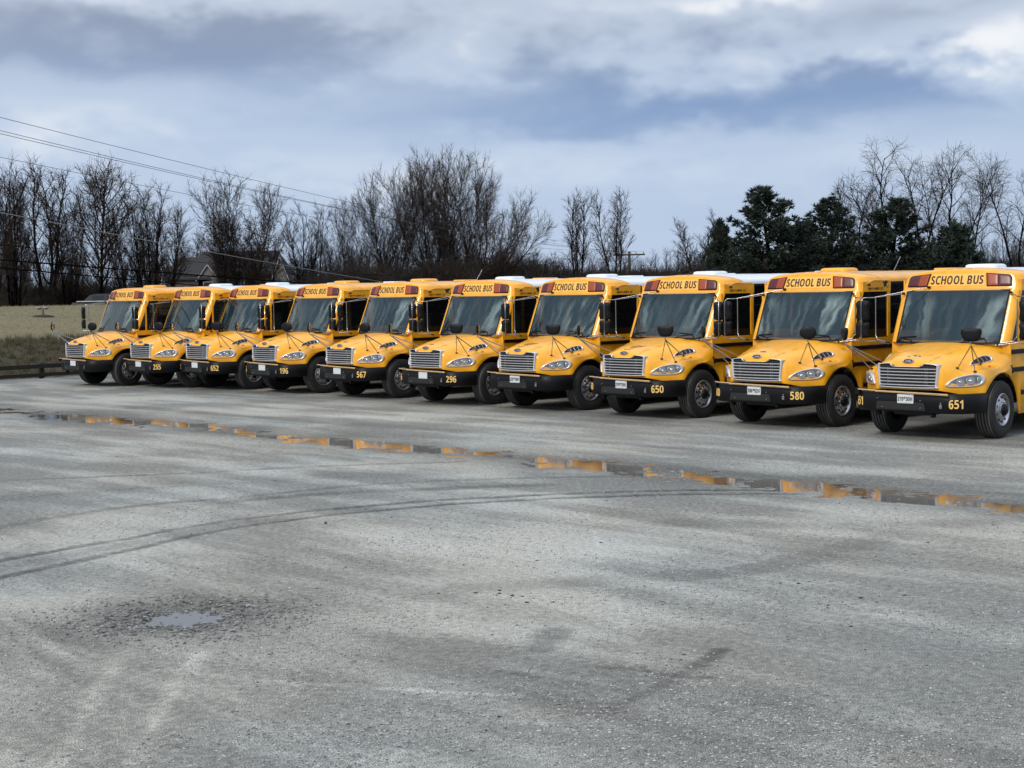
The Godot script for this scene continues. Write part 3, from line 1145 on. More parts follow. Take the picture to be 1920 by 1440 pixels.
func side_wall(side: float, top: float, z0: float, z1: float) -> ArrayMesh:
	# the sheet below the windows; its lower edge is cut for the rear part of the arch and the rear wheels
	var st := new_st()
	var zs := []
	var z := z0
	while z > z1:
		zs.append(z)
		z -= 0.04 if z > -0.75 or absf(z - AXLE_R) < 0.75 else 0.3
	zs.append(z1)
	var rows := [PackedVector3Array(), PackedVector3Array(), PackedVector3Array(), PackedVector3Array()]
	for w in zs:
		var bot := 0.40
		for ax in [0.0, AXLE_R]:
			var r := 0.672 if ax == 0.0 else 0.62
			var d: float = absf(w - ax)
			if d < r:
				bot = maxf(bot, 0.525 + sqrt(r * r - d * d))
		var tp := top if w < -1.75 else minf(top, 1.755)
		rows[0].append(Vector3(side * 1.19, bot, w))
		rows[1].append(Vector3(side * 1.225, bot + 0.012, w))
		rows[2].append(Vector3(side * 1.225, lerpf(bot, tp, 0.5), w))
		rows[3].append(Vector3(side * 1.225, tp, w))
	grid(st, rows)
	return finish(st)

func bump_at(s: float, y: float, off: float) -> Vector3:
	# the bumper's face by arc length s from its middle
	var a := absf(s)
	var i := 0
	while i < bump_arc.size() - 2 and bump_arc[i + 1] < a:
		i += 1
	var t: float = (a - bump_arc[i]) / (bump_arc[i + 1] - bump_arc[i])
	var p: Vector2 = bump_pts[i].lerp(bump_pts[i + 1], t)
	var d: Vector2 = (bump_pts[i + 1] - bump_pts[i]).normalized()
	var n := Vector2(-d.y, d.x)
	if n.y < 0 and n.x < 0:
		n = -n
	p += n * off
	return Vector3(p.x * signf(s) if s != 0.0 else p.x, y, p.y)

var bump_pts := []
var bump_arc := []

func wheel(parent: Node3D, x: float, z: float, side: float, dual := false) -> void:
	var w := Node3D.new()
	w.name = "wheel"
	w.position = Vector3(x * side, 0.525, z)
	parent.add_child(w, true)
	var hw := 0.165 if not dual else 0.14
	var st := new_st()
	var prof := [[0.285, -hw + 0.02], [0.33, -hw - 0.003], [0.42, -hw - 0.012], [0.485, -hw], [0.508, -hw + 0.012], [0.517, -hw + 0.03]]
	for g in 4:
		var c := (-0.078 + 0.052 * g) * hw / 0.14
		prof += [[0.5225, c - 0.010], [0.512, c - 0.006], [0.512, c + 0.006], [0.5225, c + 0.010]]
	prof += [[0.517, hw - 0.03], [0.508, hw - 0.012], [0.485, hw], [0.42, hw + 0.012], [0.33, hw + 0.003], [0.285, hw - 0.02]]
	if dual:
		lathe_x(st, prof, 40, Vector3(-0.34 * side, 0, 0))
	lathe_x(st, prof, 48)
	part(w, "tyre", finish(st), M.rubber)
	st = new_st()
	var wear := []
	for q in [[-0.128, -0.100], [-0.079, -0.043], [-0.019, 0.019], [0.043, 0.079], [0.100, 0.128]]:
		lathe_x(st, [[0.5195, q[0]], [0.5245, q[0] + 0.004], [0.5245, q[1] - 0.004], [0.5195, q[1]]], 48)
	part(w, "tread", finish(st), M.tread)
	# rim: outer flange, dish with hand holes, hub
	st = new_st()
	var f := side
	if dual:
		lathe_x(st, [[0.30, f * (hw - 0.005)], [0.285, f * (hw + 0.004)], [0.272, f * (hw - 0.02)], [0.262, f * (hw - 0.10)], [0.17, f * (hw - 0.16)], [0.10, f * (hw - 0.16)]], 40)
	else:
		lathe_x(st, [[0.302, f * (hw - 0.005)], [0.290, f * (hw + 0.010)], [0.276, f * (hw - 0.006)], [0.268, f * (hw - 0.045)], [0.250, f * (hw - 0.052)], [0.225, f * (hw - 0.026)], [0.180, f * (hw - 0.002)], [0.150, f * (hw + 0.004)], [0.118, f * (hw + 0.004)], [0.112, f * (hw + 0.012)]], 40)
	part(w, "rim", finish(st), M.wheel_metal if not dual else M.steel)
	if dual:
		return
	st = new_st()
	for k in 10:
		var a := TAU * k / 10.0
		var c := Vector3(f * (hw - 0.014), cos(a) * 0.222, sin(a) * 0.222)
		var rows := []
		for r in [0.030, 0.024]:
			var row := PackedVector3Array()
			for m in 11:
				var b := TAU * m / 10.0
				row.append(c + Vector3(f * (0.004 if r < 0.028 else -0.012), cos(a) * cos(b) * r * 0.8 - sin(a) * sin(b) * r, sin(a) * cos(b) * r * 0.8 + cos(a) * sin(b) * r))
			rows.append(row)
		grid(st, rows)
		for m in 10:
			tri(st, c + Vector3(f * 0.004, 0, 0), rows[1][m], rows[1][m + 1])
	part(w, "hand_holes", finish(st), M.black_dull).set_meta("kind", "stuff")
	st = new_st()
	lathe_x(st, [[0.112, f * (hw - 0.01)], [0.108, f * (hw + 0.045)], [0.09, f * (hw + 0.06)], [0.075, f * (hw + 0.075)], [0.0, f * (hw + 0.078)]], 28)
	part(w, "hub", finish(st), M.black)
	st = new_st()
	for k in 10:
		var a := TAU * (k + 0.5) / 10.0
		lathe_x(st, [[0.013, f * hw], [0.012, f * (hw + 0.022)], [0.0, f * (hw + 0.024)]], 6, Vector3(0, cos(a) * 0.143, sin(a) * 0.143))
	part(w, "lug_nuts", finish(st), M.steel).set_meta("kind", "stuff")

func crossover_mirror(bus: Node3D, s: float, square: bool) -> void:
	# convex mirror on a wire tripod that stands on the fender
	var head := Vector3(s * 1.30, 1.935, 1.30)
	var m := Node3D.new()
	m.name = "crossover_mirror"
	bus.add_child(m, true)
	var st := new_st()
	var tip := Vector3(s * 1.29, 1.80, 1.30)
	var b1 := on_hood(s * 0.80, 0.86, 0.0)
	var b2 := on_hood(s * 1.06, 0.70, 0.0)
	var b3 := on_hood(s * 0.98, 0.36, 0.0)
	var knee := tip + Vector3(0, -0.05, -0.02)
	tube(st, [head + Vector3(0, -0.08, -0.03), tip, knee], 0.012, 8)
	tube(st, [knee, b1], 0.010, 8)
	tube(st, [knee, b2], 0.010, 8)
	tube(st, [knee, b3], 0.012, 8)
	part(m, "tripod", finish(st), M.chrome)
	for b in [b1, b2, b3]:
		st = new_st()
		box(st, b + Vector3(0, 0.012, 0), Vector3(0.05, 0.03, 0.05), 0.008)
		part(m, "foot", finish(st), M.black)
	# head: a shallow bowl whose back faces forward
	var poly := []
	if square:
		poly = rounded([Vector2(-0.17, 0.09), Vector2(-0.12, 0.115), Vector2(0.12, 0.115), Vector2(0.17, 0.09), Vector2(0.175, 0.02), Vector2(0.14, -0.07), Vector2(0.08, -0.115), Vector2(-0.08, -0.115), Vector2(-0.14, -0.07), Vector2(-0.175, 0.02)], true, 3)
	else:
		for k in 28:
			poly.append(Vector2(cos(TAU * k / 28.0) * 0.165, sin(TAU * k / 28.0) * 0.13))
	# forward and outward for the left one (seen from behind), turned in towards the driver
	var face := Basis(Vector3.UP, 0.40 if s > 0 else -0.75) * Basis(Vector3.RIGHT, -0.05)
	var fn := func(x: float, y: float, off: float) -> Vector3:
		return head + face * Vector3(x, y, off)
	st = new_st()
	blob(st, poly, fn, [[0.96, -0.045], [1.0, -0.035], [1.0, -0.015], [0.97, 0.0], [0.85, 0.010], [0.6, 0.016], [0.3, 0.018]])
	part(m, "mirror_housing", finish(st), M.black)
	st = new_st()
	blob(st, poly, fn, [[0.95, -0.044], [0.8, -0.058], [0.5, -0.068], [0.2, -0.072]])
	part(m, "mirror_glass", finish(st), M.mirror)

func side_mirror(bus: Node3D, s: float) -> void:
	# chrome tube frame with a flat mirror over a convex one
	var m := Node3D.new()
	m.name = "side_mirror"
	bus.add_child(m, true)
	var o := Vector3(s * 1.70, 0, 0.02)
	var i := Vector3(s * 1.46, 0, -0.11)
	var st := new_st()
	var loop := [i + Vector3(0, 1.78, 0), i + Vector3(0, 1.74, 0), o + Vector3(-0.05 * s, 1.735, -0.02), o + Vector3(0, 1.78, 0), o + Vector3(0, 2.15, 0), o + Vector3(0, 2.54, 0), o + Vector3(-0.05 * s, 2.585, -0.02), i + Vector3(0, 2.59, 0), i + Vector3(0, 2.54, 0), i + Vector3(0, 2.15, 0), i + Vector3(0, 1.86, 0), i + Vector3(-0.06 * s, 1.77, 0.03), Vector3(s * 1.20, 1.74, -0.02)]
	tube(st, loop, 0.011, 8)
	tube(st, [i + Vector3(0, 2.59, 0), Vector3(s * 1.12, 2.655, -0.55)], 0.009, 8)
	if s < 0.0:
		tube(st, [i + Vector3(0.02 * s, 2.592, 0.01), Vector3(s * 0.56, 2.775, -0.54)], 0.009, 8)
	tube(st, [i + Vector3(0, 1.745, 0), Vector3(s * 1.10, 1.70, 0.03)], 0.010, 8)
	part(m, "mirror_frame", finish(st), M.chrome)
	for k in [[1.115, 2.655, -0.56], [1.13, 1.715, 0.0], [0.56, 2.772, -0.548]].slice(0, 3 if s < 0.0 else 2):
		st = new_st()
		box(st, Vector3(s * k[0], k[1], k[2]), Vector3(0.06, 0.045, 0.055), 0.01)
		part(m, "bracket", finish(st), M.black)
	for h in [[2.33, 0.36], [1.96, 0.28]]:
		var c := o + Vector3(-0.035 * s, h[0], -0.03)
		var poly := rounded([Vector2(-0.10, -h[1] * 0.5), Vector2(0.10, -h[1] * 0.5), Vector2(0.10, 0), Vector2(0.10, h[1] * 0.5), Vector2(-0.10, h[1] * 0.5), Vector2(-0.10, 0)], true, 4)
		var face := Basis(Vector3.UP, s * 0.22)
		var fn := func(x: float, y: float, off: float) -> Vector3:
			return c + face * Vector3(x, y, off)
		st = new_st()
		blob(st, poly, fn, [[0.95, -0.05], [1.0, -0.04], [1.0, -0.01], [0.9, 0.03], [0.6, 0.045]])
		part(m, "mirror_head", finish(st), M.black)
		st = new_st()
		blob(st, poly, fn, [[0.93, -0.049], [0.6, -0.052]])
		part(m, "mirror_glass", finish(st), M.mirror)

func lamp_patch(parent: Node, called: String, quad_pts: Array, h: float, m: Material, fn: Callable) -> void:
	# a pillow-shaped patch over a four-cornered outline, corners a little rounded
	var poly := []
	for k in 4:
		var a: Vector2 = quad_pts[k]
		var p: Vector2 = quad_pts[(k + 3) % 4]
		var n: Vector2 = quad_pts[(k + 1) % 4]
		var r: float = quad_pts[4][k] if quad_pts.size() > 4 else 0.02
		for t in 5:
			var g := t / 4.0
			poly.append((a + (p - a).normalized() * r).lerp(a, g).lerp(a.lerp(a + (n - a).normalized() * r, g), g))
		for t in [0.25, 0.5, 0.75]:
			poly.append((a + (n - a).normalized() * r).lerp(n + (a - n).normalized() * (quad_pts[4][(k + 1) % 4] if quad_pts.size() > 4 else 0.02), t))
	var st := new_st()
	blob(st, poly, fn, [[1.0, -0.004], [1.0, h * 0.6], [0.97, h * 0.9], [0.93, h], [0.5, h]])
	part(parent, called, finish(st), m)

func make_bus() -> Node3D:
	plan_setup()
	bump_pts = rounded([Vector2(0, 1.285), Vector2(0.45, 1.28), Vector2(0.75, 1.262), Vector2(0.93, 1.215), Vector2(1.06, 1.13), Vector2(1.15, 1.01), Vector2(1.205, 0.86), Vector2(1.225, 0.72), Vector2(1.228, 0.58)], false, 3)
	bump_arc = [0.0]
	for i in bump_pts.size() - 1:
		bump_arc.append(bump_arc[i] + bump_pts[i].distance_to(bump_pts[i + 1]))
	var bus := Node3D.new()
	bus.name = "school_bus"
	var st: SurfaceTool
	# --- hood and fenders
	var hood := part(bus, "hood", hood_mesh(), M.yellow)
	st = new_st()
	var cowl := [PackedVector3Array(), PackedVector3Array()]
	for k in 33:
		var x := lerpf(-1.235, 1.235, k / 32.0)
		cowl[0].append(Vector3(x, hood_y(x, -0.34) - 0.09, -0.335))
		cowl[1].append(Vector3(x * 0.99, maxf(1.755, hood_y(x, -0.34)), -0.33))
	grid(st, cowl)
	part(hood, "cowl", finish(st), M.yellow)
	for s in [-1.0, 1.0]:
		# chrome-rimmed air intake on the hood's flank
		var vent := rounded([Vector2(0.54, 0.035), Vector2(0.46, 0.065), Vector2(0.35, 0.085), Vector2(0.20, 0.095), Vector2(0.11, 0.085), Vector2(0.07, 0.05), Vector2(0.10, 0.02), Vector2(0.22, 0.01), Vector2(0.37, 0.012), Vector2(0.49, 0.02)], true, 3)
		var fn := func(z: float, d: float, off: float) -> Vector3:
			var xs := curve([[-0.35, 1.10], [0.0, 0.96], [0.25, 0.86], [0.5, 0.775], [0.75, 0.71], [1.0, 0.655]], z)
			return on_hood(s * (xs + 0.16 - d), z, off)
		st = new_st()
		blob(st, vent, fn, [[1.12, -0.01], [1.10, 0.014], [1.0, 0.018], [0.94, 0.006]], false)
		part(hood, "vent_rim", finish(st), M.bright)
		st = new_st()
		blob(st, vent, fn, [[1.0, 0.004], [0.5, 0.006]])
		part(hood, "air_vent", finish(st), M.black_dull)
		for z in [0.17, 0.26, 0.35]:
			st = new_st()
			var bar := []
			for d in [0.015, 0.04, 0.065, 0.085]:
				bar.append(fn.call(z + 0.03 * d, d, 0.012))
			tube(st, bar, 0.004, 5)
			part(hood, "vent_bar", finish(st), M.steel)
		# fender lamp
		st = new_st()
		var dot := []
		for k in 14:
			dot.append(Vector2(1.13 + 0.022 * cos(TAU * k / 14.0), 0.30 + 0.045 * sin(TAU * k / 14.0)))
		blob(st, dot, func(x: float, z: float, off: float) -> Vector3: return on_hood(s * x, z, off), [[1.0, -0.005], [1.0, 0.012], [0.7, 0.025], [0.3, 0.03]])
		part(hood, "fender_lamp", finish(st), M.amber_lamp)
		# rubber hood latch behind the fender
		st = new_st()
		box(st, Vector3(s * 1.237, 1.25, -0.36), Vector3(0.03, 0.17, 0.045), 0.01, Basis(Vector3.RIGHT, 0.5))
		part(hood, "hood_latch", finish(st), M.black)
	# seams of the hood
	for s in [-1.0, 1.0]:
		st = new_st()
		var seam := []
		for k in 12:
			var z := lerpf(1.13, -0.25, k / 11.0)
			seam.append(on_hood(s * lerpf(0.40, 0.72, k / 11.0), z, 0.0))
		tube(st, seam, 0.004, 4)
		part(hood, "hood_seam", finish(st), M.black_dull)
	# oval badge
	var oval := []
	for k in 28:
		oval.append(Vector2(cos(TAU * k / 28.0) * 0.115, sin(TAU * k / 28.0) * 0.038))
	var on_badge := func(x: float, y: float, off: float) -> Vector3:
		return Vector3(x, 1.445 + y * 0.92, 1.175 - y * 0.6 + 0.02) + Vector3(0, 0.35, 0.94) * off
	st = new_st()
	blob(st, oval, on_badge, [[1.0, -0.03], [1.0, 0.006], [0.92, 0.010], [0.82, 0.006]], false)
	part(hood, "badge_rim", finish(st), M.chrome)
	st = new_st()
	blob(st, oval, on_badge, [[0.86, 0.004], [0.4, 0.005]])
	part(hood, "badge", finish(st), M.ink)
	st = new_st()
	var bar := [Vector2(-0.07, -0.014), Vector2(-0.05, 0.012), Vector2(0.05, 0.012), Vector2(0.07, -0.014)]
	blob(st, bar, on_badge, [[1.0, 0.004], [0.95, 0.009], [0.4, 0.009]])
	part(hood, "badge_mark", finish(st), M.chrome)
	# --- grille
	var outline := rounded([Vector2(-0.60, 0.965), Vector2(0, 0.957), Vector2(0.60, 0.965), Vector2(0.632, 0.99), Vector2(0.648, 1.15), Vector2(0.662, 1.345), Vector2(0.64, 1.385), Vector2(0.42, 1.405), Vector2(0.36, 1.385), Vector2(0.31, 1.348), Vector2(0, 1.345), Vector2(-0.31, 1.348), Vector2(-0.36, 1.385), Vector2(-0.42, 1.405), Vector2(-0.64, 1.385), Vector2(-0.662, 1.345), Vector2(-0.648, 1.15), Vector2(-0.632, 0.99)], true, 3)
	var on_grille := func(x: float, y: float, off: float) -> Vector3:
		return Vector3(x * 0.92, y, 1.243 - 0.05 * pow(absf(x) / 0.66, 2.5) + off - 0.02 * (y - 1.0))
	st = new_st()
	blob(st, outline, on_grille, [[1.02, -0.09], [1.02, 0.012], [1.0, 0.034], [0.965, 0.034], [0.945, 0.018], [0.945, -0.01]], false)
	var grille := part(bus, "grille", finish(st), M.bright)
	st = new_st()
	blob(st, outline, on_grille, [[1.0, 0.0], [0.5, 0.0]])
	part(grille, "grille_screen", finish(st), M.black_dull)
	for k in 6:
		st = new_st()
		var y := 1.012 + 0.059 * k
		var rows := []
		for e in [[-0.010, 0.004], [-0.010, 0.02], [0.0, 0.030], [0.007, 0.022], [0.007, 0.004]]:
			var row := PackedVector3Array()
			for m in 13:
				row.append(on_grille.call(lerpf(-0.625, 0.625, m / 12.0), y + e[0], e[1]))
			rows.append(row)
		grid(st, rows, false, -1)
		part(grille, "slat", finish(st), M.bright)
	for x in [-0.42, 0.42]:
		for dx in [-0.02, 0.02]:
			st = new_st()
			box(st, on_grille.call(x + dx, 1.16, 0.008), Vector3(0.007, 0.33, 0.008), 0.002)
			part(grille, "grille_brace", finish(st), M.steel)
	# --- headlights
	for s in [-1.0, 1.0]:
		var tear := rounded([Vector2(0.72, 1.015), Vector2(0.76, 1.075), Vector2(0.84, 1.14), Vector2(0.95, 1.185), Vector2(1.06, 1.205), Vector2(1.145, 1.195), Vector2(1.185, 1.14), Vector2(1.18, 1.06), Vector2(1.12, 1.005), Vector2(1.0, 0.985), Vector2(0.85, 0.985), Vector2(0.755, 0.99)], true, 3)
		var fn := func(x: float, y: float, off: float) -> Vector3:
			return nose(s * x, y, off)
		st = new_st()
		blob(st, tear, fn, [[1.06, -0.03], [1.06, 0.018], [1.0, 0.032], [0.91, 0.032], [0.87, 0.014]], false)
		var lamp := part(bus, "headlight", finish(st), M.bright)
		st = new_st()
		blob(st, tear, fn, [[0.95, 0.014], [0.9, 0.004], [0.5, 0.002]])
		part(lamp, "headlight_bowl", finish(st), M.reflector_dark)
		for b in [[0.905, 1.07, 0.055, 0.060], [1.03, 1.09, 0.060, 0.070]]:
			st = new_st()
			var c := []
			for k in 20:
				c.append(Vector2(b[0] + cos(TAU * k / 20.0) * b[2], b[1] + sin(TAU * k / 20.0) * b[3]))
			blob(st, c, fn, [[1.0, 0.004], [1.0, 0.02], [0.8, 0.012], [0.5, 0.006], [0.2, 0.014]])
			part(lamp, "reflector", finish(st), M.reflector)
			st = new_st()
			blob(st, c, fn, [[0.42, 0.008], [0.36, 0.026], [0.2, 0.03]])
			part(lamp, "bulb", finish(st), M.bulb)
		st = new_st()
		blob(st, [Vector2(1.10, 1.03), Vector2(1.155, 1.05), Vector2(1.165, 1.13), Vector2(1.12, 1.17), Vector2(1.105, 1.1)], fn, [[1.0, 0.004], [0.95, 0.016], [0.5, 0.018]])
		part(lamp, "turn_signal", finish(st), M.reflector, "clear turn signal at the headlight's outer end")
		st = new_st()
		blob(st, tear, fn, [[0.93, 0.028], [0.8, 0.040], [0.4, 0.044]])
		part(lamp, "headlight_lens", finish(st), M.lens)
	# --- bumper
	st = new_st()
	var rows := []
	var face := [[0.865, -0.13], [0.868, -0.02], [0.858, 0.0], [0.70, 0.006], [0.53, 0.0], [0.512, -0.015], [0.505, -0.11]]
	for f in face:
		var row := PackedVector3Array()
		var lim: float = bump_arc[-1]
		for k in 61:
			var s := lerpf(-lim, lim, k / 60.0)
			var lift := 0.05 * smoothstep(0.35, 0.9, -s) * (1.0 if f[0] > 0.8 else 0.0) * 0.0
			row.append(bump_at(s, f[0] + lift, f[1]))
		rows.append(row)
	grid(st, rows)
	var bumper := part(bus, "bumper", finish(st), M.black)
	var on_bump := func(x: float, y: float, off: float) -> Vector3: return bump_at(x, y, off)
	lamp_patch(bumper, "bumper_opening", [Vector2(-0.62, 0.545), Vector2(0.40, 0.545), Vector2(0.36, 0.70), Vector2(-0.60, 0.70), [0.02, 0.02, 0.02, 0.02]], 0.010, M.black_dull, on_bump)
	st = new_st()
	tube(st, [bump_at(-0.63, 0.55, 0.016), bump_at(-0.2, 0.55, 0.016), bump_at(0.2, 0.55, 0.016), bump_at(0.42, 0.55, 0.016)], 0.012, 6)
	part(bumper, "bumper_rail", finish(st), M.black)
	for b in [[-0.58, 0.755], [0.30, 0.735], [-0.48, 0.60], [0.30, 0.60]]:
		st = new_st()
		box(st, bump_at(b[0], b[1], 0.012), Vector3(0.022, 0.022, 0.022), 0.006)
		part(bumper, "bolt", finish(st), M.steel)
	st = new_st()
	box(st, bump_at(0.70, 0.64, 0.02), Vector3(0.055, 0.075, 0.03), 0.008)
	box(st, bump_at(0.70, 0.70, 0.012), Vector3(0.03, 0.025, 0.02), 0.005)
	part(bumper, "tow_eye", finish(st), M.steel)
	for x in [-0.62, 0.5]:
		var tow := new_st()
		box(tow, bump_at(x, 0.47, -0.1), Vector3(0.06, 0.08, 0.12), 0.015)
		part(bumper, "tow_hook", finish(tow), M.black)
	# licence plate
	lamp_patch(bumper, "licence_plate", [Vector2(-0.165, 0.675), Vector2(0.165, 0.675), Vector2(0.165, 0.845), Vector2(-0.165, 0.845), [0.015, 0.015, 0.015, 0.015]], 0.022, M.plate, on_bump)
	# --- crossing arm along the bumper's top
	st = new_st()
	var rod := [bump_at(-1.06, 0.90, 0.05), bump_at(-0.98, 0.902, 0.06), bump_at(-0.5, 0.893, 0.055), Vector3(0.1, 0.882, 1.345), Vector3(0.62, 0.872, 1.335), Vector3(0.86, 0.866, 1.315)]
	tube(st, rod, 0.011, 8)
	tube(st, [rod[5], rod[5] + Vector3(0.0, -0.02, 0.0), Vector3(0.1, 0.866, 1.345), Vector3(-0.6, 0.88, 1.33)], 0.006, 6)
	var arm := part(bus, "crossing_arm", finish(st), M.arm)
	st = new_st()
	box(st, bump_at(-1.05, 0.86, 0.035), Vector3(0.09, 0.13, 0.09), 0.015)
	part(arm, "arm_motor", finish(st), M.black)
	# --- windshield
	st = new_st()
	var ws := []
	for i in 9:
		var row := PackedVector3Array()
		for k in 25:
			row.append(wind(lerpf(-1.055, 1.055, k / 24.0), i / 8.0))
		ws.append(row)
	grid(st, ws, true)
	st.generate_normals()
	st.generate_tangents()
	var glass := part(bus, "windshield", st.commit(), M.windshield)
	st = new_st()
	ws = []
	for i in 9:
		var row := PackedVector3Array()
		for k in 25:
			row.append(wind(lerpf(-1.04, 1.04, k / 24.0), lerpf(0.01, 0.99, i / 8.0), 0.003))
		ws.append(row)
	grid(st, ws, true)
	part(glass, "painted_reflection", finish(st), M.streaks0)  # pale streaky film painted over the glass in place of cloud reflections
	# black edge, wider at the lower corners
	st = new_st()
	for e in [0, 1]:
		var edge := [PackedVector3Array(), PackedVector3Array(), PackedVector3Array()]
		for k in 25:
			var x := lerpf(-1.075, 1.075, k / 24.0)
			var corner := smoothstep(0.85, 1.06, absf(x))
			var w := 0.026 + 0.035 * corner
			edge[0].append(wind(x, -0.014 if e == 0 else 1.014, 0.010))
			edge[1].append(wind(x, w * 0.5 if e == 0 else 1.0 - w * 0.3, 0.012))
			edge[2].append(wind(x, w if e == 0 else 1.0 - w * 0.55, 0.004))
		grid(st, edge, false, e)
	for s in [-1.0, 1.0]:
		var edge := [PackedVector3Array(), PackedVector3Array(), PackedVector3Array()]
		for k in 13:
			var t := k / 12.0
			edge[0].append(wind(s * 1.075, t, 0.010))
			edge[1].append(wind(s * 1.058, t, 0.012))
			edge[2].append(wind(s * 1.043, t, 0.004))
		grid(st, edge, false, 2)
	part(glass, "windshield_seal", finish(st), M.black)
	for s in [[-0.62, -0.98], [0.30, 0.78]]:
		st = new_st()
		var p0 := wind(s[0], -0.01, 0.03)
		tube(st, [p0, wind(lerpf(s[0], s[1], 0.3), 0.055, 0.035), wind(s[1], 0.10, 0.025)], 0.011, 6)
		tube(st, [wind(s[1] - 0.36 * signf(s[1]), 0.125, 0.02), wind(s[1], 0.10, 0.022), wind(s[1] + 0.05 * signf(s[1]), 0.03, 0.022)], 0.012, 5)
		part(glass, "wiper", finish(st), M.black)
	# --- body behind the nose
	var body := part(bus, "body", side_wall(1.0, 1.86, -0.34, TAIL), M.yellow)
	part(body, "side_panel", side_wall(-1.0, 1.86, -0.34, TAIL), M.yellow)
	st = new_st()
	quad(st, Vector3(-1.22, 0.45, TAIL), Vector3(1.22, 0.45, TAIL), Vector3(1.22, 1.9, TAIL), Vector3(-1.22, 1.9, TAIL))
	box(st, Vector3(-1.17, 2.4, TAIL), Vector3(0.11, 1.1, 0.03), 0.005)
	box(st, Vector3(1.17, 2.4, TAIL), Vector3(0.11, 1.1, 0.03), 0.005)
	box(st, Vector3(0, 2.85, TAIL), Vector3(2.2, 0.26, 0.03), 0.005)
	part(body, "rear_panel", finish(st), M.yellow)
	for s in [-1.0, 1.0]:
		# windshield pillar
		st = new_st()
		var pil := [PackedVector3Array(), PackedVector3Array(), PackedVector3Array(), PackedVector3Array(), PackedVector3Array()]
		for k in 9:
			var y := lerpf(1.73, 2.73, k / 8.0)
			var z := glass_z(y)
			pil[0].append(Vector3(s * 1.072, y, z + 0.006))
			pil[1].append(Vector3(s * 1.12, y, z - 0.004))
			pil[2].append(Vector3(s * 1.175, y, z - 0.034))
			pil[3].append(Vector3(s * 1.218, y, z - 0.085))
			pil[4].append(Vector3(s * 1.222, y, z - 0.155))
		grid(st, pil)
		part(body, "windshield_pillar", finish(st), M.yellow)
		# header over the driver's window, posts
		st = new_st()
		box(st, Vector3(s * 1.207, 2.80, -1.28), Vector3(0.036, 0.215, 1.05), 0.006)
		part(body, "window_header", finish(st), M.yellow)
		st = new_st()
		box(st, Vector3(s * 1.207, 2.225, -1.735), Vector3(0.036, 0.93, 0.10), 0.006)
		part(body, "window_post", finish(st), M.yellow)
		st = new_st()
		box(st, Vector3(s * 1.207, 2.22, -0.675), Vector3(0.03, 0.96, 0.05), 0.005)
		part(body, "window_mullion", finish(st), M.yellow)
		st = new_st()
		var brow := []
		for k in 13:
			var t := k / 12.0
			brow.append(Vector3(s * 1.229, lerpf(2.855, 2.925, smoothstep(0.0, 0.35, t)), lerpf(-0.86, -1.72, t)))
		tube(st, brow, 0.010, 6)
		part(body, "rain_gutter", finish(st), M.yellow)
		# window band: posts and rails, then the panes
		st = new_st()
		box(st, Vector3(s * 1.205, 2.875, (TAIL - 1.8) * 0.5), Vector3(0.03, 0.06, -TAIL - 1.8), 0.004)
		part(body, "window_rail", finish(st), M.black)
		var z := -1.80
		var nwin := 11
		var pitch := (-TAIL - 1.85) / nwin
		for k in nwin + 1:
			st = new_st()
			box(st, Vector3(s * 1.205, 2.35, z - pitch * k), Vector3(0.03, 0.98, 0.07), 0.004)
			part(body, "window_post", finish(st), M.black)
		for k in nwin:
			st = new_st()
			box(st, Vector3(s * 1.208, 2.42, z - pitch * (k + 0.5)), Vector3(0.024, 0.025, pitch - 0.07), 0.003)
			part(body, "window_bar", finish(st), M.black)
		for k in nwin:
			st = new_st()
			var za := z - pitch * k - 0.03
			var zb := z - pitch * (k + 1) + 0.03
			st.set_smooth_group(-1)
			quad(st, Vector3(s * 1.198, 1.86, za), Vector3(s * 1.198, 1.86, zb), Vector3(s * 1.198, 2.85, zb), Vector3(s * 1.198, 2.85, za))
			part(body, "side_window", finish(st), M.side_glass)
		st = new_st()
		st.set_smooth_group(-1)
		quad(st, Vector3(s * 1.2, 1.75, glass_z(1.75) - 0.12), Vector3(s * 1.2, 1.75, -1.70), Vector3(s * 1.2, 2.70, -1.70), Vector3(s * 1.2, 2.70, glass_z(2.70) - 0.12))
		part(body, "driver_window", finish(st), M.side_glass)
		# black rub rails
		for y in [1.565, 1.235, 0.80]:
			var start := -0.36 if y > 1.0 else -0.74
			st = new_st()
			box(st, Vector3(s * 1.236, y, (TAIL + start) * 0.5), Vector3(0.026, 0.085, start - TAIL), 0.012)
			part(body, "rub_rail", finish(st), M.black)
		# makers' lettering and marker over the driver's window
		var on_side := func(x: float, y: float, off: float) -> Vector3:
			return Vector3(s * (1.226 + off), 2.757 + y, -1.22 - x * s)
		part(body, "nameplate", text_on("SAF-T-LINER  C2", 0.045, 1.15, on_side, 0.002), M.ink)
		var dot := []
		for k in 12:
			dot.append(Vector2(cos(TAU * k / 12.0) * 0.05, sin(TAU * k / 12.0) * 0.026))
		st = new_st()
		blob(st, dot, func(x: float, y: float, off: float) -> Vector3: return Vector3(s * (1.225 + off), 2.838 + y, -0.98 - x), [[1.0, -0.002], [1.0, 0.015], [0.6, 0.025]])
		part(body, "marker_lamp", finish(st), M.red)
	# --- front cap
	var cap := part(bus, "front_cap", cap_mesh(), M.yellow)
	var on_front := func(x: float, y: float, off: float) -> Vector3: return on_cap(x, y, off)
	lamp_patch(cap, "sign_panel", [Vector2(-0.585, 2.785), Vector2(0.585, 2.785), Vector2(0.54, 3.015), Vector2(-0.54, 3.015), [0.02, 0.02, 0.02, 0.02]], 0.006, M.sign_yellow, on_front)
	var on_sign := func(x: float, y: float, off: float) -> Vector3: return on_cap(x, y + 2.898, off)
	part(cap, "sign_lettering", text_on("SCHOOL BUS", 0.162, 0.80, on_sign, 0.008), M.ink)
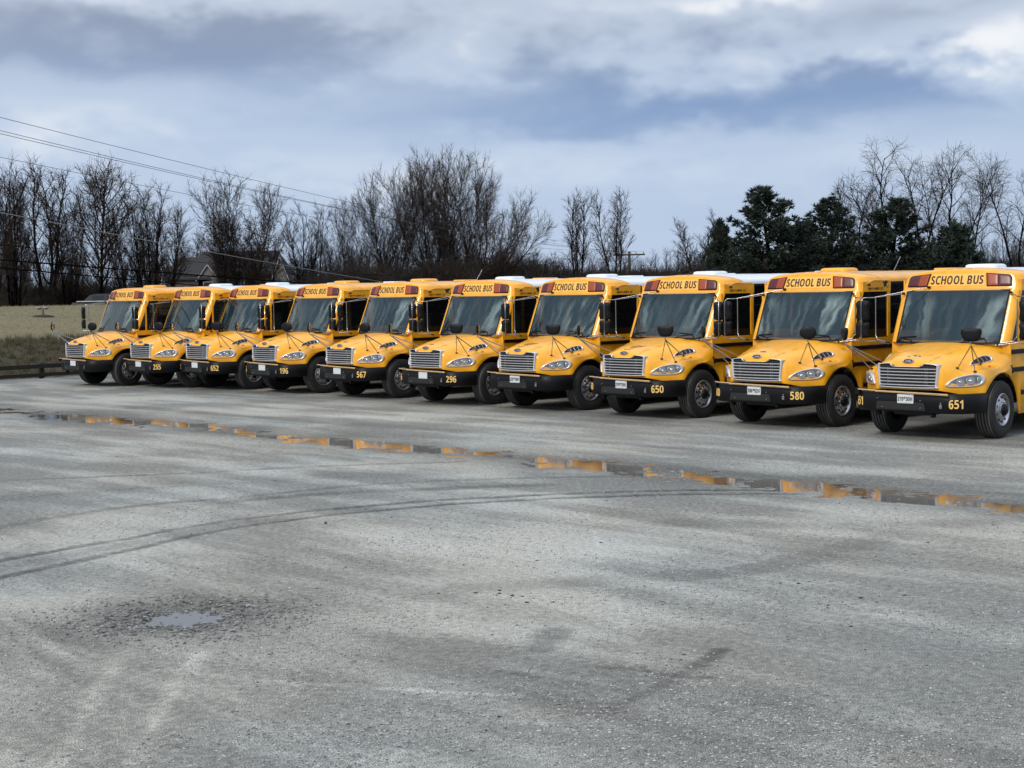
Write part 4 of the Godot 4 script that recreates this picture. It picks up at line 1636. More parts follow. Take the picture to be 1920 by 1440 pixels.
	for s in [-1.0, 1.0]:
		var q := func(a: Vector2, b: Vector2, c: Vector2, d: Vector2) -> Array:
			return [Vector2(a.x * s, a.y), Vector2(b.x * s, b.y), Vector2(c.x * s, c.y), Vector2(d.x * s, d.y)]
		var hs: Array = q.call(Vector2(0.615, 2.772), Vector2(1.085, 2.772), Vector2(1.06, 2.985), Vector2(0.565, 3.03))
		lamp_patch(cap, "lamp_housing", hs + [[0.02, 0.03, 0.08, 0.02]], 0.006, M.black, on_front)
		var am: Array = q.call(Vector2(0.635, 2.79), Vector2(0.83, 2.79), Vector2(0.80, 2.995), Vector2(0.595, 3.012))
		lamp_patch(cap, "amber_flasher", am + [[0.015, 0.01, 0.01, 0.015]], 0.020, M.amber, on_front)
		var rd: Array = q.call(Vector2(0.838, 2.79), Vector2(1.065, 2.79), Vector2(1.04, 2.968), Vector2(0.808, 2.993))
		lamp_patch(cap, "red_flasher", rd + [[0.01, 0.03, 0.07, 0.01]], 0.020, M.red, on_front)
	for k in 3:
		st = new_st()
		var x := -0.20 + 0.20 * k
		box(st, Vector3(x, 3.094, -0.72), Vector3(0.13, 0.035, 0.05), 0.012, Basis(Vector3.RIGHT, 0.25))
		part(cap, "clearance_lamp", finish(st), M.amber_lamp)
	st = new_st()
	var lip := [PackedVector3Array(), PackedVector3Array(), PackedVector3Array()]
	for k in 25:
		var x := lerpf(-1.1, 1.1, k / 24.0)
		lip[0].append(on_cap(x, 2.70, -0.01))
		lip[1].append(on_cap(x, 2.715, 0.018))
		lip[2].append(on_cap(x, 2.742, 0.002))
	grid(st, lip)
	part(cap, "cap_lip", finish(st), M.sign_yellow)
	# --- roof
	var roof := part(bus, "roof", roof_mesh(), M.yellow)
	st = new_st()
	var hatch := []
	for f in [[1.0, 0.0], [1.0, 0.05], [0.94, 0.085], [0.8, 0.10], [0.4, 0.103]]:
		var row := PackedVector3Array()
		var sq := rounded([Vector2(-0.30, -0.26), Vector2(0, -0.28), Vector2(0.30, -0.26), Vector2(0.32, 0), Vector2(0.30, 0.26), Vector2(0, 0.28), Vector2(-0.30, 0.26), Vector2(-0.32, 0)], true, 3)
		for k in sq.size() + 1:
			var p: Vector2 = sq[k % sq.size()] * f[0]
			row.append(Vector3(p.x, 3.105 + f[1], -1.75 + p.y))
		hatch.append(row)
	grid(st, hatch)
	for k in hatch[4].size() - 1:
		tri(st, Vector3(0, 3.21, -1.75), hatch[4][k], hatch[4][k + 1])
	part(roof, "roof_hatch", finish(st), M.yellow)
	st = new_st()
	box(st, Vector3(0, 3.15, -6.4), Vector3(0.6, 0.08, 0.55), 0.03)
	part(roof, "rear_hatch", finish(st), M.yellow)
	# --- mirrors
	for s in [-1.0, 1.0]:
		side_mirror(bus, s)
	# --- wheels
	for s in [-1.0, 1.0]:
		wheel(bus, 1.075, 0.0, s)
		wheel(bus, 1.03, AXLE_R, s, true)
	# --- underside and inside
	st = new_st()
	box(st, Vector3(0, 0.96, (TAIL - 0.5) * 0.5), Vector3(2.38, 0.06, -TAIL - 0.55), 0.01)
	for s in [-1.0, 1.0]:
		box(st, Vector3(s * 0.43, 0.72, (TAIL + 1.1) * 0.5), Vector3(0.09, 0.26, -TAIL + 1.0), 0.01)
		box(st, Vector3(s * 0.72, 0.95, 0.0), Vector3(0.04, 0.72, 1.6), 0.01)
	box(st, Vector3(0, 0.50, 0), Vector3(1.9, 0.12, 0.14), 0.02)
	box(st, Vector3(0, 0.52, AXLE_R), Vector3(1.9, 0.16, 0.2), 0.02)
	box(st, Vector3(0, 0.80, 0.45), Vector3(0.8, 0.7, 1.3), 0.05)
	box(st, Vector3(-0.8, 0.62, -2.6), Vector3(0.5, 0.5, 1.5), 0.05)
	box(st, Vector3(0.0, 0.62, -4.4), Vector3(0.8, 0.45, 1.6), 0.05)
	part(bus, "chassis", finish(st), M.black_dull)
	st = new_st()
	box(st, Vector3(0, 1.42, -0.50), Vector3(2.3, 0.6, 0.3), 0.06)
	box(st, Vector3(0.55, 1.74, -0.48), Vector3(0.75, 0.16, 0.22), 0.05)
	part(bus, "dashboard", finish(st), M.inner)
	st = new_st()
	var wheel_pts := []
	for k in 25:
		var a := TAU * k / 24.0
		wheel_pts.append(Vector3(0.55 + 0.23 * cos(a), 1.78 + 0.17 * sin(a), -0.72 + 0.15 * sin(a)))
	tube(st, wheel_pts, 0.016, 6)
	tube(st, [Vector3(0.55, 1.78, -0.72), Vector3(0.55, 1.6, -0.55)], 0.03, 6)
	part(bus, "steering_wheel", finish(st), M.black)
	st = new_st()
	box(st, Vector3(0, 3.03, (TAIL - 1.3) * 0.5), Vector3(2.2, 0.02, -TAIL - 1.5), 0.005)
	part(bus, "ceiling", finish(st), M.inner)
	st = new_st()
	box(st, Vector3(0.55, 1.75, -1.35), Vector3(0.5, 1.1, 0.14), 0.05)
	box(st, Vector3(0.55, 1.4, -1.12), Vector3(0.5, 0.14, 0.45), 0.05)
	var seat := part(bus, "seat", finish(st), M.seat)
	for r in 10:
		for s in [-1.0, 1.0]:
			st = new_st()
			box(st, Vector3(s * 0.66, 1.72, -2.45 - 0.74 * r), Vector3(0.96, 0.95, 0.12), 0.05)
			part(bus, "seat", finish(st), M.seat)
	return bus

func bus_number(bus: Node3D, number: String, s_front: float) -> void:
	var bumper := bus.get_node("bumper")
	for side in [1.0, -1.0]:
		var s0: float = s_front if side > 0 else -(s_front + 0.06)
		var fn := func(x: float, y: float, off: float) -> Vector3: return bump_at(s0 + x, 0.685 + y, off + 0.008)
		part(bumper, "fleet_number", text_on(number, 0.158, 0.76, fn, 0.002), M.gold, "number %s in gold figures" % number)

func plate_text(bus: Node3D, text: String) -> void:
	var fn := func(x: float, y: float, off: float) -> Vector3: return bump_at(x, 0.758 + y, off + 0.023)
	part(bus.get_node("bumper"), "plate_lettering", text_on(text, 0.075, 0.72, fn, 0.002), M.plate_ink)

func animal_decal(bus: Node3D) -> void:
	# a small black emblem at the end of the header over the driver's window
	var st := new_st()
	var fn := func(x: float, y: float, off: float) -> Vector3: return Vector3(1.226 + off, 2.835 + y, -1.60 - x)
	blob(st, rounded([Vector2(-0.11, 0.06), Vector2(-0.05, 0.085), Vector2(0.04, 0.08), Vector2(0.10, 0.045), Vector2(0.05, 0.03), Vector2(0.03, -0.01), Vector2(0.06, -0.05), Vector2(0.0, -0.03), Vector2(-0.05, -0.06), Vector2(-0.06, 0.0)], true, 2), fn, [[1.0, 0.002], [0.5, 0.003]])
	part(bus.get_node("body"), "animal_emblem", finish(st), M.ink)
	st = new_st()
	blob(st, [Vector2(0.09, -0.03), Vector2(0.125, 0.02), Vector2(0.10, -0.06), Vector2(0.05, -0.075)], fn, [[1.0, 0.002], [0.5, 0.003]])
	part(bus.get_node("body"), "animal_emblem", finish(st), M.ink)

func hood_decal(bus: Node3D, kind: int) -> void:
	var st := new_st()
	if kind == 0:
		# three pale paw-like spots
		for p in [[-0.09, 1.06, 0.035], [0.0, 1.04, 0.045], [0.10, 1.05, 0.04]]:
			var c := []
			for k in 12:
				c.append(Vector2(p[0] + cos(TAU * k / 12.0) * p[2] * 1.2, p[1] + sin(TAU * k / 12.0) * p[2]))
			blob(st, c, func(x: float, z: float, off: float) -> Vector3: return on_hood(x, z, off), [[1.0, 0.002], [0.9, 0.006], [0.4, 0.006]])
			part(bus.get_node("hood"), "hood_decal", finish(st), M.arm)
			st = new_st()
		for p in [[-0.09, 1.02, 0.02], [0.02, 0.99, 0.028], [0.12, 1.0, 0.022]]:
			var c := []
			for k in 10:
				c.append(Vector2(p[0] + cos(TAU * k / 10.0) * p[2] * 1.6, p[1] + sin(TAU * k / 10.0) * p[2]))
			blob(st, c, func(x: float, z: float, off: float) -> Vector3: return on_hood(x, z, off), [[1.0, 0.002], [0.9, 0.004], [0.4, 0.004]])
			part(bus.get_node("hood"), "hood_decal", finish(st), M.ink)
			st = new_st()
	elif kind == 1:
		# loose black strokes
		for path in [[Vector2(-0.16, 0.98), Vector2(-0.10, 1.05), Vector2(0.0, 1.03), Vector2(0.06, 0.95), Vector2(0.02, 0.88), Vector2(-0.08, 0.9)], [Vector2(0.06, 0.95), Vector2(0.15, 0.86), Vector2(0.26, 0.74)], [Vector2(0.02, 0.88), Vector2(0.14, 0.80), Vector2(0.24, 0.78)], [Vector2(-0.08, 0.9), Vector2(-0.02, 0.82), Vector2(0.10, 0.76)]]:
			var line := []
			for p in rounded(path, false, 4):
				line.append(on_hood(p.x, p.y, 0.001))
			tube(st, line, 0.006, 4)
		part(bus.get_node("hood"), "hood_decal", finish(st), M.ink)
	else:
		# one dark slot
		box(st, on_hood(0.02, 1.0, 0.0), Vector3(0.13, 0.012, 0.03), 0.003, Basis(Vector3.RIGHT, 0.4))
		part(bus.get_node("hood"), "hood_decal", finish(st), M.ink)

func build_buses() -> void:
	# x, depth, yaw, number, plate, white roof, square mirrors, hood decal, animal, antenna, label
	var list := [
		[8.07, 28.53, 44.7, "651", "219*30H", true, true, 0, false, false, "yellow school bus with white roof numbered 651, nearest and cut off at right"],
		[5.78, 31.33, 45.7, "580", "206*92H", false, false, 2, true, true, "all yellow school bus numbered 580, with round crossover mirror and dark emblem"],
		[3.33, 33.94, 47.4, "650", "219*29H", true, true, 1, false, false, "white-roofed yellow school bus numbered 650 with black line drawing on its hood"],
		[1.01, 36.59, 46.8, "", "225*10H", true, true, 1, false, false, "white-roofed yellow school bus with no number on its bumper, between buses 296 and 650"],
		[-1.28, 38.89, 47.0, "296", "", true, true, 2, true, false, "white-roofed yellow school bus numbered 296 on its black bumper"],
		[-3.73, 41.66, 48.4, "567", "", false, false, 2, true, true, "all yellow school bus numbered 567 on its black bumper"],
		[-6.18, 44.28, 48.0, "196", "", false, false, 2, false, false, "all yellow school bus numbered 196, between buses 652 and 567"],
		[-8.58, 46.55, 47.6, "652", "", true, true, -1, false, false, "white-roofed yellow school bus numbered 652 on its bumper"],
		[-10.61, 47.90, 47.3, "255", "", true, false, -1, false, false, "white-roofed yellow school bus numbered 255, second from the far end"],
		[-13.06, 49.35, 46.1, "", "", false, false, -1, false, false, "all yellow school bus with no number, farthest in the row beside the lawn"],
	]
	var base := make_bus()
	var plain := base.duplicate()
	base.free()
	for k in list.size():
		var b = list[k]
		var bus: Node3D = plain.duplicate()
		bus.name = named("school_bus")
		add_child(bus)
		tag(bus, b[10], "school bus", "school buses parked in a row")
		bus.position = at(b[0], b[1], 0.0)
		bus.rotation.y = -deg_to_rad(b[2])
		for s in [-1.0, 1.0]:
			crossover_mirror(bus, s, b[6])
		bus.get_node("windshield/painted_reflection").material_override = M["streaks%d" % ((k * 3 + 1) % 4)]
		var steer: float = [0.05, 0.0, 0.04, -0.03, 0.07, 0.02, -0.05, 0.03, -0.16, 0.12][k]
		for w in bus.get_children():
			if w is Node3D and str(w.name).begins_with("wheel") and absf(w.position.z) < 1.0:
				w.rotation.y = steer
				w.rotate_object_local(Vector3.RIGHT, k * 1.3)
		if b[3]:
			bus_number(bus, b[3], 0.98)
		if b[4]:
			plate_text(bus, b[4])
		var roof: MeshInstance3D = bus.get_node("roof")
		if b[5]:
			roof.material_override = M.white_roof
			roof.get_node("roof_hatch").material_override = M.white_roof
			roof.get_node("rear_hatch").material_override = M.white_roof
			roof.set_meta("label", "white roof")
		if b[7] >= 0:
			hood_decal(bus, b[7])
		if b[8]:
			animal_decal(bus)
		if b[9]:
			var st := new_st()
			tube(st, [Vector3(0.3, 3.1, -3.4), Vector3(0.36, 3.44, -3.6)], 0.0055, 6)
			part(roof, "antenna", finish(st), M.steel)
	plain.free()
# ------------------------------------------------------------------ fence, house, things on the lawn

func build_fence() -> void:
	var t := thing("rail_fence", "low black two-rail timber fence at the foot of the grassy bank", "fence")
	var along := Vector2(0.7206, 0.6934)
	var o := Vector2(-13.06, 49.35) + Vector2(-0.6934, 0.7206) * 5.85
	var step := 2.45
	for k in range(-5, 7):
		var p := o + along * (step * k + 0.55)
		var q := o + along * (step * (k + 1) + 0.55)
		var st := new_st()
		box(st, at(p.x, p.y, 0.22), Vector3(0.15, 0.66, 0.15), 0.015, Basis(Vector3.UP, 0.77))
		part(t, "post", finish(st), M.fence_wood)
		for y in [0.43, 0.13]:
			st = new_st()
			var n := Vector2(0.6934, -0.7206) * 0.095
			var j := rng.randf_range(-0.015, 0.015)
			beam(st, at(p.x + n.x, p.y + n.y, y + j), at(q.x + n.x, q.y + n.y, y - j * 0.5), 0.05, 0.15 if y > 0.3 else 0.12, 0.008)
			part(t, "rail", finish(st), M.fence_wood)

func gable_roof(st: SurfaceTool, c: Vector3, w: float, d: float, h: float, along_x: bool, hip := 0.0) -> void:
	# eaves box w by d at height c.y, ridge h above
	st.set_smooth_group(-1)
	var a := Vector3(w * 0.5, 0, 0)
	var b := Vector3(0, 0, d * 0.5)
	if not along_x:
		var t := a
		a = Vector3(0, 0, d * 0.5)
		b = Vector3(w * 0.5, 0, 0)
		t = b
	var r0 := c - a * (1.0 - hip) + Vector3.UP * h
	var r1 := c + a * (1.0 - hip) + Vector3.UP * h
	for lift in [0.0, -0.18]:
		var u: Vector3 = Vector3.UP * lift
		quad(st, c - a - b + u, c + a - b + u, r1 + u, r0 + u)
		quad(st, c + a + b + u, c - a + b + u, r0 + u, r1 + u)
		if hip > 0.0:
			tri(st, c - a + b + u, c - a - b + u, r0 + u)
			tri(st, c + a - b + u, c + a + b + u, r1 + u)
	for e in [[c - a - b, c + a - b], [c - a + b, c + a + b]]:
		quad(st, e[0], e[1], e[1] + Vector3.DOWN * 0.18, e[0] + Vector3.DOWN * 0.18)

func build_house() -> void:
	var z := 165.0
	var t := thing("house", "dark-roofed house with two pale gables behind the bare trees at left", "house", at(-30.6, z, land(-31.5, z) - 0.6))
	t.scale = Vector3(0.92, 0.94, 0.92)
	var st := new_st()
	box(st, Vector3(0.6, 1.9, -4.0), Vector3(11.4, 3.8, 8.0), 0.03)
	part(t, "wall", finish(st), M.siding)
	st = new_st()
	box(st, Vector3(-4.6, 1.7, -3.0), Vector3(4.6, 3.4, 7.0), 0.03)
	part(t, "wing_wall", finish(st), M.siding)
	st = new_st()
	gable_roof(st, Vector3(0.9, 3.75, -4.0), 12.0, 9.0, 2.75, true, 0.25)
	var roof := part(t, "roof", finish(st), M.shingle)
	st = new_st()
	box(st, Vector3(3.0, 6.2, -5.2), Vector3(0.7, 1.4, 0.6), 0.03)
	part(roof, "chimney", finish(st), M.stone_front)
	st = new_st()
	gable_roof(st, Vector3(-4.7, 3.35, -3.2), 5.6, 8.0, 2.5, true, 0.35)
	part(t, "wing_roof", finish(st), M.shingle)
	for g in [[-2.2, 2.3, 3.2, 1.55], [6.3, 1.7, 3.0, 2.5]]:
		var w: float = g[1]
		st = new_st()
		st.set_smooth_group(-1)
		var c := Vector3(g[0], g[2], 0.55)
		box(st, Vector3(g[0], g[2] * 0.5, -0.6), Vector3(w, g[2], 2.2), 0.02)
		tri(st, c + Vector3(-w * 0.5, 0, 0), c + Vector3(w * 0.5, 0, 0), c + Vector3(0, g[3], 0))
		part(t, "gable_wall", finish(st), M.stone_front, "pale stone-faced gable")
		st = new_st()
		for s in [-1.0, 1.0]:
			beam(st, c + Vector3(s * (w * 0.5 + 0.25), -0.2, 0.08), c + Vector3(0, g[3] + 0.12, 0.08), 0.10, 0.26, 0.01, Vector3.BACK)
		part(t, "bargeboard", finish(st), M.trim)
		st = new_st()
		gable_roof(st, c + Vector3(0, 0.02, -1.4), w + 0.7, 3.0, g[3] + 0.05, false)
		part(t, "gable_roof", finish(st), M.shingle)
		st = new_st()
		box(st, Vector3(g[0], g[2] - 0.9, 0.55), Vector3(w * 0.5, 1.3, 0.08), 0.01)
		var win := part(t, "window", finish(st), M.trim)
		st = new_st()
		box(st, Vector3(g[0], g[2] - 0.9, 0.60), Vector3(w * 0.42, 1.16, 0.03), 0.005)
		part(win, "pane", finish(st), M.pane)
	for x in [0.4, 2.4, 4.2]:
		st = new_st()
		box(st, Vector3(x, 2.5, 0.03), Vector3(0.95, 1.4, 0.08), 0.01)
		var win := part(t, "window", finish(st), M.trim)
		st = new_st()
		box(st, Vector3(x, 2.5, 0.075), Vector3(0.8, 1.25, 0.03), 0.005)
		part(win, "pane", finish(st), M.pane)

func build_lawn_things() -> void:
	# little shelter at the far left
	var z := 99.0
	var t := thing("garden_shelter", "small dark gabled shelter at the left edge, under the trees beyond the lawn", "shelter", at(-32.6, z, land(-32.6, z)))
	var st := new_st()
	gable_roof(st, Vector3(0, 0.62, 0), 1.25, 1.2, 0.5, true)
	part(t, "roof", finish(st), M.shingle)
	for x in [-0.5, 0.5]:
		for d in [-0.4, 0.4]:
			st = new_st()
			box(st, Vector3(x, 0.3, d), Vector3(0.09, 0.66, 0.09), 0.01)
			part(t, "post", finish(st), M.pole_wood)
	st = new_st()
	box(st, Vector3(0, 0.12, 0), Vector3(1.05, 0.2, 0.9), 0.02)
	part(t, "base", finish(st), M.pole_wood)
	# post with two pale bowls in a ring of mulch
	z = 72.5
	var x0 := -22.3
	t = thing("bird_bath", "short grey post with two pale bowls standing in dark mulch on the lawn", "bird bath", at(x0, z, land(x0, z)))
	st = new_st()
	tube(st, [Vector3(0, -0.1, 0), Vector3(0.01, 0.2, 0), Vector3(0, 0.40, 0)], 0.075, 9, 0.055)
	part(t, "post", finish(st), M.bark_pale)
	for s in [-1.0, 1.0]:
		st = new_st()
		var rows := []
		for p in [[0.02, 0.34], [0.09, 0.36], [0.14, 0.42], [0.15, 0.47], [0.135, 0.46], [0.08, 0.40], [0.01, 0.39]]:
			var r := PackedVector3Array()
			for k in 15:
				r.append(Vector3(s * 0.17 + cos(TAU * k / 14.0) * p[0], p[1], sin(TAU * k / 14.0) * p[0]))
			rows.append(r)
		grid(st, rows)
		part(t, "bowl", finish(st), M.trim)
	st = new_st()
	var ringm := []
	for p in [[0.56, -0.05], [0.50, 0.03], [0.3, 0.08], [0.02, 0.10]]:
		var r := PackedVector3Array()
		for k in 19:
			var w := 1.0 + 0.18 * sin(k * 2.4)
			if k == 18:
				w = 1.0
			r.append(Vector3(cos(TAU * k / 18.0) * p[0] * w, p[1], sin(TAU * k / 18.0) * p[0] * w))
		ringm.append(r)
	grid(st, ringm)
	part(t, "mulch_ring", finish(st), M.mulch)
	# dark car beyond the lawn
	z = 97.0
	x0 = -25.6
	t = thing("parked_car", "dark parked car with pale trim half hidden behind the farthest bus", "car", at(x0, z, land(x0, z) + 0.55))
	t.rotation.y = 0.12
	st = new_st()
	var rows := []
	for s in [[-2.2, 0.55, 0.80], [-2.1, 0.45, 0.92], [-1.2, 0.42, 0.98], [1.3, 0.42, 1.0], [2.1, 0.45, 0.92], [2.25, 0.6, 0.8]]:
		var row := PackedVector3Array()
		for p in [Vector2(-0.85, s[1]), Vector2(-0.88, 0.7), Vector2(-0.8, s[2]), Vector2(0.8, s[2]), Vector2(0.88, 0.7), Vector2(0.85, s[1]), Vector2(-0.85, s[1])]:
			row.append(Vector3(s[0], p.y, p.x))
		rows.append(row)
	grid(st, rows, false, -1)
	for e in [rows[0], rows[-1]]:
		for k in range(1, 5):
			tri(st, e[0], e[k], e[k + 1])
	part(t, "body", finish(st), M.dark_paint)
	st = new_st()
	var cab := []
	for s in [[0.92, 1.45, 0.80], [1.38, 0.95, 0.66], [1.42, 0.5, 0.64]]:
		var row := PackedVector3Array()
		for p in [Vector2(-1, -1), Vector2(1, -1), Vector2(1, 1), Vector2(-1, 1), Vector2(-1, -1)]:
			row.append(Vector3(p.x * s[1] - 0.1, s[0], p.y * s[2]))
		cab.append(row)
	grid(st, cab, false, -1)
	quad(st, cab[2][0], cab[2][1], cab[2][2], cab[2][3])
	part(t, "cabin", finish(st), M.dark_paint)
	for w in [[-0.95, -0.15], [-0.05, 0.75]]:
		st = new_st()
		quad(st, Vector3(w[0], 0.99, 0.80), Vector3(w[1], 0.99, 0.80), Vector3(w[1] - 0.05, 1.33, 0.69), Vector3(w[0] + 0.05, 1.33, 0.69))
		part(t, "window", finish(st), M.pane)
	st = new_st()
	box(st, Vector3(-0.1, 1.43, 0), Vector3(1.6, 0.04, 1.25), 0.015)
	part(t, "car_roof", finish(st), M.dark_paint)
	for y in [0.98, 0.74]:
		st = new_st()
		box(st, Vector3(0, y, 0.885), Vector3(3.7, 0.045, 0.03), 0.008)
		part(t, "trim_strip", finish(st), M.white_paint)
	for x in [-1.35, 1.35]:
		for d in [-0.82, 0.82]:
			st = new_st()
			var w := []
			for p in [[0.16, -0.1], [0.33, -0.1], [0.35, -0.06], [0.35, 0.06], [0.33, 0.1], [0.16, 0.1]]:
				var r := PackedVector3Array()
				for k in 19:
					r.append(Vector3(x + cos(TAU * k / 18.0) * p[0], 0.35 + sin(TAU * k / 18.0) * p[0], d + p[1]))
				w.append(r)
			grid(st, w)
			part(t, "wheel", finish(st), M.rubber)

# ------------------------------------------------------------------ trees

var bv := PackedVector3Array()
var bn := PackedVector3Array()
var bi := PackedInt32Array()

func flush() -> ArrayMesh:
	var arr := []
	arr.resize(Mesh.ARRAY_MAX)
	arr[Mesh.ARRAY_VERTEX] = bv
	arr[Mesh.ARRAY_NORMAL] = bn
	arr[Mesh.ARRAY_INDEX] = bi
	var m := ArrayMesh.new()
	if bi.size():
		m.add_surface_from_arrays(Mesh.PRIMITIVE_TRIANGLES, arr)
	bv = PackedVector3Array()
	bn = PackedVector3Array()
	bi = PackedInt32Array()
	return m

func add_limb(pts: Array, r0: float, r1: float, sides: int) -> void:
	var n := pts.size()
	var first := bv.size()
	for i in n:
		var d: Vector3 = (pts[mini(i + 1, n - 1)] - pts[maxi(i - 1, 0)]).normalized()
		var x := d.cross(Vector3(0.31, 0.2, 0.93)).normalized()
		var y := d.cross(x)
		var r := lerpf(r0, r1, float(i) / (n - 1))
		for k in sides:
			var a := TAU * k / sides
			var o := x * cos(a) + y * sin(a)
			bv.append(pts[i] + o * r)
			bn.append(o)
	for i in n - 1:
		for k in sides:
			var a := first + i * sides + k
			var b := first + i * sides + (k + 1) % sides
			bi.append_array([a, b, b + sides, a, b + sides, a + sides])

func wander(p: Vector3, d: Vector3, length: float, segs: int, wob: float, up: float) -> Array:
	var pts := [p]
	for k in segs:
		d = (d + Vector3(rng.randfn(0, wob), rng.randfn(0, wob) + up, rng.randfn(0, wob))).normalized()
		p += d * length / segs
		pts.append(p)
	return pts

func along_pts(pts: Array, t: float) -> Array:
	var f := t * (pts.size() - 1)
	var i := mini(int(f), pts.size() - 2)
	return [pts[i].lerp(pts[i + 1], f - i), (pts[i + 1] - pts[i]).normalized()]

func turned(d: Vector3, ang: float, spin: float) -> Vector3:
	var x := d.cross(Vector3(0.3, 0.1, 0.95)).normalized()
	return (d * cos(ang) + x.rotated(d, spin) * sin(ang)).normalized()

func tree_meshes(seed_: int, h: float, s: Dictionary) -> Array:
	# [trunk, crown, leaves]; s: stems, spread, lean, stem length, branching per level
	rng.seed = seed_
	var stems := []
	for k in s.stems:
		var a: float = TAU * k / maxf(1.0, s.stems) + rng.randf_range(-0.5, 0.5)
		var sp := deg_to_rad(s.spread) * rng.randf_range(0.4, 1.2)
		var d := Vector3(cos(a) * sin(sp) + s.lean, cos(sp), sin(a) * sin(sp)).normalized()
		var ln: float = h * s.reach * rng.randf_range(0.82, 1.0)
		var base := Vector3(cos(a), 0, sin(a)) * (0.12 if s.stems > 1 else 0.0)
		var pts := wander(base + Vector3.DOWN * 0.4, d, ln + 0.4, 9, s.wob, s.up)
		var r: float = s.thick * h * rng.randf_range(0.75, 1.1)
		add_limb(pts, r, r * 0.16, 7)
		stems.append([pts, r, ln])
	var trunk := flush()
	var tips := []
	for st in stems:
		var n1: int = s.n1
		for k in n1:
			var t := lerpf(s.from, 0.99, (k + rng.randf()) / n1)
			var q := along_pts(st[0], t)
			var d1 := turned(q[1], deg_to_rad(s.a1) * rng.randf_range(0.7, 1.25), k * 2.4 + rng.randf())
			var shape: float = s.shape.call((t - s.from) / (1.0 - s.from))
			var l1: float = h * s.l1 * shape * rng.randf_range(0.75, 1.15)
			var r1: float = maxf(0.02, st[1] * lerpf(0.5, 0.2, t))
			var p1 := wander(q[0], d1, l1, 6, 0.10, s.up1)
			add_limb(p1, r1, 0.014, 4)
			var n2: int = maxi(2, int(s.n2 * clampf(l1 / (h * s.l1), 0.35, 1.0)))
			for m in n2:
				var t2 := lerpf(0.18, 1.0, (m + rng.randf()) / n2)
				var q2 := along_pts(p1, minf(t2, 0.99))
				var d2 := turned(q2[1], deg_to_rad(s.a2) * rng.randf_range(0.6, 1.3), m * 2.4 + rng.randf())
				var l2: float = h * s.l2 * rng.randf_range(0.6, 1.2) * lerpf(1.0, 0.6, t2)
				var p2 := wander(q2[0], d2, l2, 4, 0.13, s.up2)
				add_limb(p2, maxf(0.013, r1 * 0.40), 0.009, 3)
				for w in s.n3:
					var t3 := lerpf(0.15, 0.99, (w + rng.randf()) / s.n3)
					var q3 := along_pts(p2, t3)
					var d3 := turned(q3[1], deg_to_rad(s.a2) * rng.randf_range(0.6, 1.3), w * 2.4 + rng.randf())
					var p3 := wander(q3[0], d3, h * s.l3 * rng.randf_range(0.5, 1.2), 2, 0.16, s.up2)
					add_limb(p3, 0.0095, 0.0065, 3)
					tips.append(p3[2])
	var crown := flush()
	var leaves: ArrayMesh = null
	if s.get("leaves", 0.0) > 0.0:
		for p in tips:
			if rng.randf() < s.leaves and p.y < h * 0.72:
				for k in 3:
					var c: Vector3 = p + Vector3(rng.randfn(0, 0.1), rng.randfn(0, 0.1), rng.randfn(0, 0.1))
					var a := Vector3(rng.randfn(), rng.randfn(), rng.randfn()).normalized() * 0.075
					var b := a.cross(Vector3(rng.randfn(), rng.randfn(), rng.randfn())).normalized() * 0.045
					var f := bv.size()
					for v in [c - a, c + b, c + a, c - b]:
						bv.append(v)
						bn.append(a.cross(b).normalized())
					bi.append_array([f, f + 1, f + 2, f, f + 2, f + 3])
		leaves = flush()
	return [trunk, crown, leaves]

func place_tree(kind: String, meshes: Array, mats: Array, x: float, depth: float, scale_: Vector3, turn: float, label: String, group := "") -> void:
	var t := thing(kind, label, "tree", at(x, depth, land(x, depth) - 0.05), group)
	t.rotation.y = turn
	t.scale = scale_
	part(t, "trunk", meshes[0], mats[0])
	var crown := part(t, "crown", meshes[1], mats[1])
	if meshes[2] != null:
		part(crown, "dead_leaves", meshes[2], mats[2]).set_meta("kind", "stuff")

